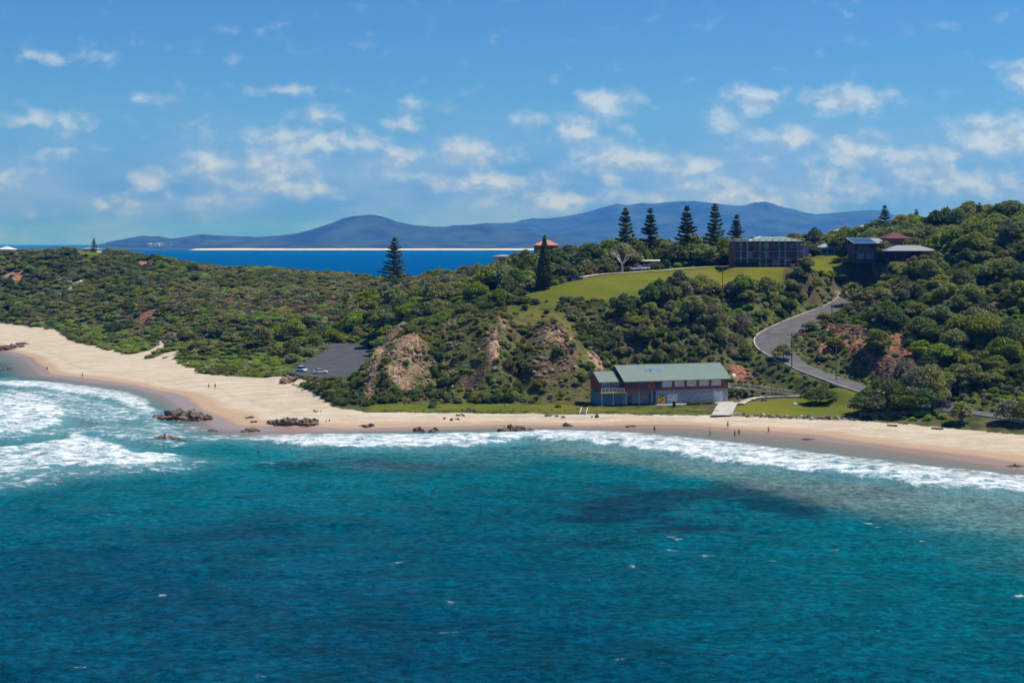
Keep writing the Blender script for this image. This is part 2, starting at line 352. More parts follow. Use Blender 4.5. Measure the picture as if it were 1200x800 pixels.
# sandy bank under the car park
sand = np.maximum(sand, 0.8 * (seg_dist(MR.X, MR.Y, [W(318, 440, 4), W(345, 446, 3.5), W(362, 452, 3)])[0] < 2.2))
rawH = HR.at(MR.X, MR.Y)
sand = np.where((rawH < 0.7) & (MR.Y < 780), 1.0, sand)
sand = blur(sand, 1.1)
def zpoly(l): return [hit(u, v)[:2] for u, v in l]
def wpoly(l): return [W(*p) for p in l]
lawn = np.zeros(MR.X.shape)
LAWNS = [[Q(u, v, Y)[:2] for u, v, Y in [(597, 350, 447), (640, 354, 440), (700, 353, 437), (752, 349, 439), (800, 341, 448), (850, 336, 459), (912, 331, 471), (922, 319, 489), (870, 310, 506), (800, 312, 503), (752, 315, 497), (690, 321, 489), (640, 334, 466)]],
         wpoly([(856, 487.5, 2.0), (858, 479, 2.7), (868, 472, 3.3), (895, 467, 3.6), (950, 466, 3.6), (1020, 467, 3.7), (1012, 480, 3.0), (1003, 491.5, 2.1), (930, 490, 2.0)]),
         wpoly([(690, 483.5, 2.1), (833, 483.5, 2.1), (836, 477, 2.9), (775, 477.2, 2.9), (690, 476, 3.1)]),
         wpoly([(415, 482, 2.0), (560, 483, 2.0), (690, 484, 2.0), (692, 473, 3.2), (560, 472, 3.2), (440, 472, 3.2)]),
         [Q(u, v, Y)[:2] for u, v, Y in [(928, 324, 500), (985, 324, 508), (990, 306, 540), (965, 301, 550), (935, 306, 530)]],
         [Q(88, 297, 850)[:2], Q(120, 299, 845)[:2], Q(122, 293, 890)[:2], Q(85, 292, 890)[:2]],
         wpoly([(362, 447, 4.1), (395, 448, 4.1), (400, 456, 3.5), (370, 455, 3.5)]),
         [Q(u, v, Y)[:2] for u, v, Y in [(585, 358, 440), (655, 355, 440), (672, 375, 416), (690, 400, 401), (702, 430, 389), (692, 432, 388), (668, 400, 400), (650, 382, 412), (600, 375, 414)]]]
for i, pl in enumerate(LAWNS):
    lawn = np.maximum(lawn, inside(MR.X, MR.Y, pl) * (0.5 if i == 7 else .60 if i in (2, 3) else 1.0))
lawn = blur(lawn, 1.0)
rock = np.zeros(MR.X.shape); tone = np.ones(MR.X.shape + (3,)) * np.array([.30, .21, .13])
TAN, PALE, ORG, RED, BRN, WHT = (.27, .185, .12), (.36, .25, .165), (.40, .20, .10), (.27, .13, .085), (.15, .09, .065), (.46, .40, .36)
for (u, v, ru, rv, amt, c) in [(500, 425, 75, 38, .23, (.24, .17, .11)), (620, 420, 75, 42, .21, (.22, .16, .10)), (462, 392, 14, 9, .85, TAN), (447, 410, 11, 12, .8, PALE), (440, 428, 9, 10, .75, TAN), (478, 405, 20, 18, .55, TAN), (459, 438, 12, 8, .85, PALE), (500, 420, 14, 16, .4, BRN), (575, 388, 4, 8, .95, PALE), (580, 408, 6, 14, 1., PALE), (577, 425, 7, 12, .55, TAN),
      (591, 380, 4, 4, .9, PALE), (555, 448, 14, 10, .5, BRN), (650, 395, 26, 16, .55, TAN), (664, 415, 14, 22, .5, BRN), (640, 430, 22, 26, .38, BRN), (698, 424, 8, 9, .95, PALE), (696, 452, 5, 12, .7, TAN), (868, 440, 16, 9, .6, RED), (505, 440, 9, 4, .6, TAN), (525, 382, 16, 5, .4, TAN),
      (980, 392, 5, 20, .9, ORG), (968, 412, 6, 14, .8, ORG), (1005, 393, 22, 16, .85, BRN), (1017, 412, 8, 22, .95, ORG), (1040, 402, 22, 14, .6, RED), (1045, 428, 30, 16, .85, BRN), (1100, 388, 5, 5, .9, ORG), (1065, 412, 8, 6, .6, RED), (940, 392, 10, 5, .6, TAN), (933, 385, 9, 3, .8, PALE),
      (20, 326, 5, 8, .9, ORG), (10, 322, 6, 5, .8, PALE), (88, 336, 10, 7, .85, WHT), (95, 330, 5, 3, .8, WHT), (150, 362, 10, 4, .85, ORG), (170, 372, 12, 8, .5, RED), (162, 388, 5, 6, .7, PALE), (166, 309, 11, 3, .8, ORG), (205, 420, 4, 3, .5, BRN), (55, 322, 6, 3, .5, RED),
      (338, 445, 9, 4, .8, RED), (400, 462, 6, 4, .6, TAN), (985, 345, 7, 5, .6, PALE), (940, 362, 4, 4, .7, RED)]:
    x, y, z = hit(u, v); xa, ya, _ = hit(u, v - rv); xb, yb, _ = hit(u, v + rv)
    rx = ru / F * y; ry = max(1.5, min(abs(ya - yb) / 2, 18)); yc = (ya + yb) / 2 if abs(ya - yb) < 36 else y
    d = np.hypot((MR.X - x) / rx, (MR.Y - yc) / ry) + (fbm(MR.X, MR.Y, 5, 4, 3) - .5) * 0.9
    w = amt * (1 - sstep(d, .7, 1.15))
    m = w > rock
    rock = np.where(m, w, rock); tone = np.where(m[..., None], np.array(c), tone)
rock = blur(rock, .6); tone = np.stack([blur(tone[..., i], 1.0) for i in range(3)], -1)

# ------------------------------------------------------------------ mesh helpers
def mesh_np(name, V, Fq, mats=None, smooth=False):
    """mesh from arrays; Fq is (n,4) or (n,3)"""
    me = bpy.data.meshes.new(name); V = np.asarray(V, np.float32); Fq = np.asarray(Fq, np.int32)
    k = Fq.shape[1]
    me.vertices.add(len(V)); me.vertices.foreach_set('co', V.ravel())
    me.loops.add(Fq.size); me.loops.foreach_set('vertex_index', Fq.ravel())
    me.polygons.add(len(Fq)); me.polygons.foreach_set('loop_start', np.arange(0, Fq.size, k, dtype=np.int32))
    me.polygons.foreach_set('loop_total', np.full(len(Fq), k, np.int32))
    me.polygons.foreach_set('use_smooth', np.full(len(Fq), smooth, bool))
    me.update(); me.validate()
    return me
def link(name, me, mat=None, parent=None, loc=None):
    o = bpy.data.objects.new(name, me)
    if mat is not None and me is not None and not me.materials: me.materials.append(mat)
    COL.objects.link(o)
    if parent is not None: o.parent = parent
    if loc is not None: o.location = loc
    return o
def tag(o, label=None, cat=None, group=None, kind=None):
    if label: o['label'] = label
    if cat: o['category'] = cat
    if group: o['group'] = group
    if kind: o['kind'] = kind
    return o
def grid_faces(ny, nx):
    i = np.arange(nx - 1); j = np.arange(ny - 1); I, J = np.meshgrid(i, j)
    a = (J * nx + I).ravel(); return np.stack([a, a + 1, a + nx + 1, a + nx], 1)
def fattr(me, name, arr):
    arr = np.asarray(arr, np.float32)
    if arr.ndim == 2:
        at = me.attributes.new(name, 'FLOAT_COLOR', 'POINT')
        if arr.shape[1] == 3: arr = np.concatenate([arr, np.ones((len(arr), 1), np.float32)], 1)
        at.data.foreach_set('color', arr.ravel())
    else:
        at = me.attributes.new(name, 'FLOAT', 'POINT'); at.data.foreach_set('value', arr)
def new_mat(name):
    m = bpy.data.materials.new(name); m.use_nodes = True
    t = NT(m.node_tree); b = t.n['Principled BSDF']
    return m, t, b
def spans(*seg):
    out = []
    for a, b, st in seg: out += list(np.arange(a, b - 1e-6, (b - a) / max(1, round((b - a) / st))))
    return np.array(out + [seg[-1][1]])

# ------------------------------------------------------------------ ground
def build_ground():
    xs = spans((-518, -80, 3), (-80, 140, 1.25), (140, 338, 3)); ys = spans((172, 325, 3), (325, 450, 1.25), (450, 900, 3), (900, 1148, 8))
    X, Y = np.meshgrid(xs, ys); Z = HR.at(X, Y)
    sd_ = MR.at(X, Y, sand); rk = MR.at(X, Y, rock); lw = MR.at(X, Y, lawn)
    far = (X < -329) | (X > 199) | (Y > 899) | (Y < 201)
    rk = np.where(far, 0, rk); lw = np.where(far, 0, lw); sd_ = np.where(far, (Z < 3).astype(float), sd_)
    Z = Z + np.clip(rk * 1.3, 0, 1) * ((fbm(X, Y * .7, 5, 3, 4, .6) - .5) * 5.0) + (1 - sd_) * (1 - lw) * (fbm(X, Y, 6, 6, 3) - .5) * .5
    Z = Z + sd_ * (fbm(X, Y, 7, 7, 3) - .5) * 0.22 * sstep(Z, .2, 1.5)
    for kx in ('up', 'low', 'path', 'track'):
        d, z = seg_dist(X, Y, ROADS[kx][0]); w = d < ROADS[kx][1] + .9
        Z = np.where(w, np.minimum(Z, z - .2), Z)
    me = mesh_np('ground', np.stack([X, Y, Z], -1).reshape(-1, 3), grid_faces(*X.shape), smooth=True)
    fattr(me, 'mask', np.stack([sd_, lw, rk], -1).reshape(-1, 3))
    tn = np.stack([MR.at(X, Y, tone[..., i]) for i in range(3)], -1); fattr(me, 'tone', tn.reshape(-1, 3))
    m, t, b = new_mat('ground')
    pos = t.new('ShaderNodeNewGeometry').outputs['Position']
    msk = t.sep(t.attr('mask')['Color']); tn_ = t.attr('tone')['Color']
    nb = t.noise(pos, .04, 4); nm = t.noise(pos, .35, 5, .6); nf = t.noise(pos, 2.2, 4, .6)
    scrub = t.mix(t.smooth(nm, .38, .62), (.045, .054, .018), (.105, .112, .036))
    scrub = t.mix(t.smooth(nb, .5, .62), scrub, (.095, .078, .042))
    grass = t.mix(t.smooth(nb, .35, .65), (.090, .122, .007), (.160, .162, .014))
    grass = t.mix(t.smooth(t.noise(t.scale(pos, .25, 1, 1), .12, 4, .6), .46, .66, 0, .6), grass, (.15, .125, .035))
    grass = t.mix(t.smooth(nm, .45, .75, 0, .55), grass, (.135, .12, .035))
    grass = t.mul(grass, t.mix(nf, (.72, .75, .7), (1.2, 1.2, 1.15)))
    z = t.sep(pos)[2]
    dry = t.mix(t.smooth(nm, .3, .7), (.52, .435, .32), (.585, .50, .38))
    dry = t.mul(dry, t.mix(nf, (.82, .82, .82), (1.08, 1.07, 1.05))); dry = t.mul(dry, t.mix(t.smooth(t.noise(t.scale(pos, .3, 1, 1), .25, 5, .65), .35, .65), (.88, .86, .84), (1.05, 1.05, 1.05)))
    damp = t.smooth(t.math('ADD', z, t.math('MULTIPLY', t.math('SUBTRACT', nb, .5), .9)), .95, .55)
    wet = t.smooth(t.math('ADD', z, t.math('MULTIPLY', t.math('SUBTRACT', nb, .5), .5)), .42, .2)
    wr = t.math('MULTIPLY', t.smooth(t.math('ABSOLUTE', t.math('SUBTRACT', t.math('ADD', z, t.math('MULTIPLY', t.math('SUBTRACT', nb, .5), .8)), 1.35)), .16, .02), t.smooth(nf, .5, .66)); dry = t.mix(t.math('MULTIPLY', wr, .55), dry, (.12, .08, .05))
    sandc = t.mix(damp, dry, (.43, .30, .195)); sandc = t.mix(wet, sandc, (.33, .225, .165))
    rockc = t.mul(tn_, t.mix(t.smooth(t.noise(t.scale(pos, 1, 1, 2.2), .8, 6, .68), .34, .66), (.22, .21, .21), (1.4, 1.36, 1.32)))
    c = t.mix(t.smooth(t.math('ADD', msk[1], t.math('MULTIPLY', t.math('SUBTRACT', nm, .5), .5)), .38, .62), scrub, grass)
    c = t.mix(t.smooth(t.math('ADD', msk[2], t.math('MULTIPLY', t.math('SUBTRACT', nf, .5), .9)), .25, .45), c, rockc)
    sm = t.smooth(t.math('ADD', msk[0], t.math('MULTIPLY', t.math('SUBTRACT', t.noise(pos, .5, 5, .65), .5), .9)), .42, .56)
    c = t.mix(sm, c, sandc)
    t.put(b.inputs['Base Color'], c)
    wetm = t.math('MULTIPLY', wet, sm)
    t.put(b.inputs['Roughness'], t.smooth(wetm, 0, 1, .95, .28)); t.put(b.inputs['Specular IOR Level'], t.smooth(wetm, 0, 1, .04, .3))
    bp = t.new('ShaderNodeBump'); bp.inputs['Strength'].default_value = .5; bp.inputs['Distance'].default_value = .35
    t.put(bp.inputs['Height'], t.math('MULTIPLY', t.math('ADD', nf, t.math('MULTIPLY', nm, 1.5)), t.smooth(wetm, 0, 1, 1, 0))); t.put(b.inputs['Normal'], bp.outputs[0])
    o = link('ground', me, m); tag(o, 'sandy beach, scrubby cliffs and grassy headland', kind='structure')
    return o
build_ground()

# ------------------------------------------------------------------ roads
def asphalt(name, c1, c2):
    m, t, b = new_mat(name); pos = t.new('ShaderNodeNewGeometry').outputs['Position']
    n = t.noise(pos, .25, 5, .6); f = t.noise(pos, 4, 3)
    c = t.mix(t.smooth(n, .35, .65), c1, c2); c = t.mul(c, t.mix(f, (.8, .8, .8), (1.15, 1.15, 1.15)))
    t.put(b.inputs['Base Color'], c); b.inputs['Roughness'].default_value = .9; b.inputs['Specular IOR Level'].default_value = .2
    return m
M = {}
M['asphalt'] = asphalt('asphalt', (.092, .09, .088), (.13, .126, .12)); M['asphalt_dark'] = asphalt('asphalt_dark', (.058, .060, .064), (.080, .082, .086))
M['concrete'] = asphalt('concrete', (.42, .39, .34), (.50, .46, .41)); M['gravel'] = asphalt('gravel', (.42, .34, .25), (.52, .43, .33))
def ribbon(name, line, hw, mat, label, lift=.05, kerb=None, edge=0.0, wid=None):
    hw0 = hw
    P = np.array(line); T = np.gradient(P[:, :2], axis=0); T /= np.linalg.norm(T, axis=1)[:, None]; N = np.stack([-T[:, 1], T[:, 0]], 1)
    V = []
    HW = np.full(len(P), hw) if wid is None else np.interp(np.linspace(0, 1, len(P)), *wid)
    for i, p in enumerate(P):
        hw = HW[i]; offs = np.linspace(-hw, hw, 5)
        for o in offs:
            jit = (random.random() - .5) * edge if abs(o) == hw else 0
            V.append((p[0] + N[i, 0] * (o + jit), p[1] + N[i, 1] * (o + jit), p[2] + lift + .06 * (1 - (o / hw) ** 2)))
    o = link(name, mesh_np(name, V, grid_faces(len(P), 5), smooth=True), mat); tag(o, label, kind='structure')
    for side in (kerb or ()):
        V = []
        for i, p in enumerate(P):
            hw = HW[i]
            for (q, h) in ((hw + .0, -.3), (hw + .0, .14), (hw + .35, .14), (hw + .35, -.5)):
                V.append((p[0] + N[i, 0] * side * q, p[1] + N[i, 1] * side * q, p[2] + lift + h))
        link('kerb', mesh_np('kerb', V, grid_faces(len(P), 4)), M['concrete'], o)
    return o
ribbon('road', ROADS['up'][0], 4.6, M['asphalt'], 'grey asphalt road winding up the hillside from the beach', kerb=(1,), wid=([0, .25, .42, .55, .68, .85, 1], [3.3, 3.5, 4.2, 5.4, 5.4, 4.4, 3.6]))
ribbon('road', ROADS['low'][0], 3.2, M['asphalt'], 'grey asphalt beach road running behind the low shrubs', lift=.03, kerb=(-1,))
ribbon('path', ROADS['path'][0], 1.0, M['concrete'], 'pale concrete footpath along the back of the beach lawn')
ribbon('track', ROADS['track'][0], 1.9, M['gravel'], 'pale gravel track crossing the headland lawn', lift=.02, edge=1.2)
def flat_poly(name, poly, zf, mat, label, par=None):
    bm = bmesh.new(); vs = [bm.verts.new((x, y, 0)) for x, y in poly]; bm.faces.new(vs)
    bmesh.ops.triangulate(bm, faces=bm.faces[:]); bmesh.ops.subdivide_edges(bm, edges=bm.edges[:], cuts=4, use_grid_fill=True)
    for v in bm.verts: v.co.z = zf(v.co.x, v.co.y)
    bmesh.ops.recalc_face_normals(bm, faces=bm.faces[:])
    me = bpy.data.meshes.new(name); bm.to_mesh(me); bm.free()
    for p in me.polygons: pass
    o = link(name, me, mat); tag(o, label, kind='structure'); return o
_pl = catmull(PARKL)
def parkz(x, y):
    d, z = seg_dist(np.array([x]), np.array([y]), _pl); return float(z[0]) + .03
flat_poly('car_park', PARK, parkz, M['asphalt_dark'], 'dark asphalt car park in the valley behind the beach')

# ------------------------------------------------------------------ sea
def build_sea():
    xs = spans((-40000, -5000, 7000), (-5000, -800, 600), (-800, -300, 25), (-300, -175, 2.5), (-175, 125, .9), (125, 250, 4), (250, 800, 50), (800, 5000, 600), (5000, 40000, 7000))
    ys = spans((-4000, 0, 800), (0, 110, 11), (110, 350, .9), (350, 480, 1.1), (480, 680, 3), (680, 1200, 15), (1200, 3000, 40), (3000, 12000, 200), (12000, 42000, 3000))
    X, Y = np.meshgrid(xs, ys)
    R = Raster(-300, 240, 110, 680, 1.0)
    def soft(polys, sg):
        a = np.zeros(R.X.shape)
        for p, w in polys: a = np.maximum(a, inside(R.X, R.Y, wpoly(p)) * w)
        return blur(a, sg)
    foam = soft([
      ([(285, 512), (310, 509), (400, 507), (500, 509), (560, 508), (620, 503), (700, 504), (750, 507), (850, 516), (950, 529), (1050, 541), (1200, 556), (1300, 572), (1300, 594), (1200, 577), (1100, 572), (1000, 561), (900, 552), (850, 546), (760, 530), (700, 523), (610, 517), (560, 526), (480, 527), (400, 528), (330, 523), (290, 517)], 1.),
      ([(-60, 466), (0, 466), (30, 465), (60, 472), (78, 488), (74, 500), (50, 506), (20, 512), (-60, 516)], 1.0),
      ([(-60, 505), (30, 509), (0, 520), (-60, 522)], .75),
      ([(60, 522), (86, 510), (115, 516), (142, 526), (153, 533), (185, 534), (222, 537), (200, 545), (160, 549), (95, 551), (80, 548)], 1.),
      ([(-60, 526), (0, 527), (60, 520), (95, 545), (40, 556), (0, 563), (-60, 566)], .9),
      ([(-60, 566), (0, 564), (60, 552), (90, 556), (30, 572), (-60, 582)], .55),
      ([(-60, 447), (0, 449), (40, 446), (70, 448), (110, 453), (150, 459), (175, 468), (177, 476), (190, 482), (170, 486), (150, 480), (130, 470), (95, 466), (50, 458), (0, 455), (-60, 455)], 1.),
      ([(-60, 455), (60, 460), (130, 474), (165, 490), (120, 500), (80, 492), (60, 470), (-60, 462)], .72), ([(-60, 514), (60, 506), (120, 500), (200, 505), (240, 512), (160, 520), (95, 510), (-60, 526)], .66), ([(150, 548), (215, 540), (260, 545), (200, 556), (100, 562), (-60, 590), (-60, 575), (60, 560)], .6), ([(225, 537), (300, 540), (330, 546), (240, 545)], .3),
      ([(-20, 441), (25, 442), (28, 447), (-20, 447)], .6), ([(-20, 415), (25, 420), (20, 425), (-20, 424)], .5),
      ([(130, 480), (190, 482), (200, 492), (170, 496), (140, 492)], .68), ([(170, 495), (240, 497), (250, 506), (200, 507), (165, 503)], .7), ([(165, 512), (225, 520), (215, 527), (165, 526)], .7), ([(215, 510), (290, 508), (285, 516), (220, 518)], .75),
      ([(80, 492), (120, 496), (180, 495), (180, 500), (120, 502)], .35),
      ([(1050, 562), (1120, 566), (1200, 573), (1300, 586), (1300, 600), (1200, 582), (1120, 577), (1060, 572)], .9),
      ([(1145, 583), (1165, 583), (1160, 590), (1145, 589)], .6), ([(1085, 608), (1130, 600), (1180, 612), (1170, 622), (1100, 620)], .25), ([(1000, 575), (1300, 590), (1300, 640), (1100, 620)], .16),
      ([(290, 545), (330, 542), (400, 545), (330, 548)], .5), ([(685, 530), (720, 531), (718, 535), (690, 535)], .5), ([(905, 524), (1000, 527), (1060, 534), (1000, 531)], .3)], .9)
    foam0 = foam.copy()
    for (u, v, ru, rv, w) in [(825, 651, 9, 2.5, 1.), (952, 649, 10, 2.5, .8), (978, 643, 9, 2, .8), (1017, 613, 3, 3, 1.), (1030, 617, 6, 1.5, .6), (1060, 660, 9, 2, .7), (1082, 634, 6, 2, .7), (930, 612, 7, 2, .5), (935, 625, 6, 1.5, .5), (530, 706, 12, 2, .9), (527, 728, 12, 3, .7), (525, 742, 9, 3, .8), (567, 703, 6, 1.5, .6),
          (466, 659, 4, 2, .9), (642, 561, 4, 2, .8), (795, 632, 9, 2, .6), (785, 643, 6, 2, .8), (787, 629, 8, 2, .5), (657, 755, 9, 3, .6), (780, 778, 5, 3, .6), (1042, 738, 6, 2, .6), (1190, 645, 5, 4, .9), (1195, 697, 10, 3, .8), (900, 665, 4, 2, .4), (825, 746, 8, 2, .5), (853, 769, 7, 2, .6), (630, 722, 4, 2, .5), (855, 640, 5, 1.5, .5), (460, 604, 5, 1.2, .5), (70, 700, 8, 1.5, .3), (240, 690, 9, 1.5, .3)] + [(_r.uniform(20, 1180), _r.uniform(585, 795), _r.uniform(2, 7), _r.uniform(1, 2), _r.uniform(.35, .8)) for _r in [random.Random(8)] for _k in range(34)]:
        x, y = W(u, v); rx = max(ru / F * y * 1.3, 1.4); ry = max(rv / F * y * y / HC * .7, 1.3)
        d = np.hypot((R.X - x) / rx, (R.Y - y) / ry); foam = np.maximum(foam, w * 1.05 * (1 - sstep(d, .2, 1.25)))
    foam_big = foam0
    reef = soft([([(330, 533), (420, 531), (540, 533), (530, 545), (440, 552), (340, 552), (300, 545)], .8), ([(690, 585), (760, 560), (850, 560), (950, 583), (1000, 600), (960, 640), (860, 655), (760, 640), (650, 640), (620, 632)], .9), ([(1010, 572), (1080, 575), (1140, 584), (1080, 590), (1000, 586)], 1.),
                 ([(60, 488), (110, 478), (180, 500), (160, 510), (100, 510), (80, 498)], .6), ([(30, 516), (90, 506), (60, 520), (20, 526)], .7), ([(150, 640), (300, 600), (380, 600), (300, 650), (160, 665)], .45), ([(780, 700), (900, 690), (1000, 700), (900, 720)], .3), ([(1120, 660), (1220, 640), (1260, 680), (1150, 690)], .8),
                 ([(0, 560), (130, 560), (260, 556), (180, 585), (0, 590)], .2), ([(880, 548), (960, 556), (1000, 566), (900, 562)], .4), ([(1000, 740), (1200, 700), (1240, 740), (1100, 770)], .35), ([(100, 700), (330, 690), (380, 730), (120, 760)], .25), ([(560, 545), (620, 545), (600, 556), (560, 556)], .5), ([(640, 570), (700, 572), (690, 580), (640, 580)], .5)], 8.0)
    sandy = soft([([(640, 512), (760, 528), (900, 550), (1080, 570), (1300, 590), (1300, 645), (1150, 625), (1000, 605), (900, 575), (780, 552), (640, 530)], .75), ([(330, 530), (640, 522), (640, 545), (500, 560), (330, 545)], .3), ([(-60, 440), (60, 446), (170, 470), (200, 500), (250, 515), (160, 510), (60, 505), (-60, 470)], .55), ([(1030, 620), (1200, 600), (1300, 620), (1300, 700), (1120, 660)], .35)], 4.0)
    d, _ = seg_dist(R.X, R.Y, SHORE)
    offs = d * np.where(HR.at(R.X, R.Y) > 0, -1, 1)
    def S(a, dflt=0.0):
        v = R.at(X, Y, a); edge = (X < -298) | (X > 238) | (Y < 111) | (Y > 678)
        return np.where(edge, dflt, v)
    fo, re, sa = S(foam), S(reef), S(sandy); re = re * sstep(fbm(X * .6, Y, 22, 3, 5, .66), .34, .66) * 1.75
    sw = sstep(HR.at(X, Y), -.16, -.06) * (1 - sstep(HR.at(X, Y), -.03, .04)) * ((np.abs(X) < 298) & (Y < 700) & (Y > 180)); fo = np.maximum(fo, .42 * sw * sstep(fbm(X, Y, 14, 1, 3), .35, .6))
    turq = 1 - sstep(S(offs, 300.0), 10, 165); turq = turq * (.72 + .56 * (fbm(X, Y * 1.6, 60, 5, 4)))
    bed = np.where((np.abs(X) < 330) & (Y < 1140) & (Y > 175), HR.at(X, Y), -9.0)
    alpha = np.clip((-bed + .02) / 1.0, 0, 1) ** .45
    near = sstep(-bed, .1, 2.0) * ((np.abs(X) < 290) & (Y > 111) & (Y < 470))
    # swell and chop
    wob = (fbm(X, Y, 40, 2, 3) - .5) * 14
    ph = (Y + X * .18 + wob)
    Z = near * (0.22 * np.sin(ph / 17 * 2 * math.pi) * fbm(X, Y, 30, 6, 2) + .85 * (fbm(X * .75, Y, 6.5, 1, 4, .58) - .5) + .34 * (fbm(X * .85, Y, 2.4, 4, 2) - .5))
    Z += 1.0 * S(foam_big) * np.clip(near + .2, 0, 1) * (.6 + .8 * fbm(X, Y, 3, 3, 2)) * sstep(-bed, .15, 1.2)
    Z = Z + 0.02
    me = mesh_np('sea', np.stack([X, Y, Z], -1).reshape(-1, 3), grid_faces(*X.shape), smooth=True)
    fattr(me, 'wat', np.stack([turq, re, sa], -1).reshape(-1, 3)); fattr(me, 'foam', fo.ravel()); fattr(me, 'aer', S(blur(foam, 6.0)).ravel()); fattr(me, 'opaque', alpha.ravel())
    m, t, b = new_mat('sea_water')
    pos = t.new('ShaderNodeNewGeometry').outputs['Position']
    w = t.sep(t.attr('wat')['Color']); fm = t.attr('foam')['Fac']; op = t.attr('opaque')['Fac']
    st = t.noise(t.scale(pos, .7, 1.0, 1), .14, 6, .66); sb = t.noise(t.scale(pos, .7, 1, 1), .035, 5, .62)
    deep = t.mix(t.smooth(sb, .35, .65), (.0, .044, .084), (.0, .062, .104))
    c = t.mix(t.math('ADD', w[0], t.math('MULTIPLY', t.math('SUBTRACT', st, .5), .35), clamp=True), deep, (.0, .135, .158))
    c = t.mix(t.smooth(t.math('MULTIPLY', w[1], t.smooth(st, .25, .6, .55, 1.35)), .12, .85, 0, .66), c, (.003, .018, .045))
    c = t.mix(t.smooth(t.math('MULTIPLY', w[2], t.smooth(sb, .25, .65, .5, 1.4)), .05, .95, 0, .62), c, (.16, .23, .20))
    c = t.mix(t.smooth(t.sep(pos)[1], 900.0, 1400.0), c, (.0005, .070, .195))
    ch = t.noise(t.scale(pos, .85, 1.0, 1), .8, 6, .7); c = t.mul(c, t.mix(t.smooth(ch, .36, .64), (.50, .58, .62), (1.5, 1.42, 1.38))); c2 = t.noise(t.scale(pos, .45, 1.0, 1), .2, 4, .6); c = t.mul(c, t.mix(t.smooth(c2, .36, .64), (.78, .84, .82), (1.2, 1.14, 1.16)))  # light and dark faces of wavelets and swell, put into the water colour
    # foam: solid where strong, lace where weak
    fn = t.noise(t.scale(pos, .7, 1.0, 1), .45, 6, .68, .5); fl = t.noise(t.scale(pos, .8, 1.1, 1), 1.5, 5, .7, .3)
    fx = t.math('ADD', fm, t.math('ADD', t.math('MULTIPLY', t.math('SUBTRACT', fn, .57), 2.8), t.math('MULTIPLY', t.math('SUBTRACT', fl, .5), 1.0)))
    c = t.mix(t.smooth(op, 1.0, .35, 0, .9), c, (.27, .28, .235))
    c = t.mix(t.smooth(t.attr('aer')['Fac'], .05, .75, 0, .6), c, (.17, .33, .36))
    fx = t.math('MULTIPLY', t.smooth(fx, .34, 1.15), t.smooth(fm, .03, .16))
    c = t.mix(fx, c, (.80, .82, .83))
    t.put(b.inputs['Base Color'], c)
    t.put(b.inputs['Roughness'], t.smooth(fx, 0, 1, .14, .9)); t.put(b.inputs['Specular IOR Level'], t.smooth(t.sep(pos)[1], 500.0, 1500.0, .02, .0)); b.inputs['IOR'].default_value = 1.33
    bp = t.new('ShaderNodeBump'); bp.inputs['Strength'].default_value = 1.0; bp.inputs['Distance'].default_value = .9
    hh = t.math('ADD', t.noise(t.scale(pos, .8, 1, 1), .5, 5, .62), t.math('MULTIPLY', t.noise(t.scale(pos, .9, 1.1, 1), 1.8, 4, .65), .45))
    t.put(bp.inputs['Height'], hh); t.put(b.inputs['Normal'], bp.outputs[0])
    t.put(b.inputs['Alpha'], t.math('MAXIMUM', op, t.math('MULTIPLY', fx, .9)))
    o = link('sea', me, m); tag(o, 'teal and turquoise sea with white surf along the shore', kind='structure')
build_sea()

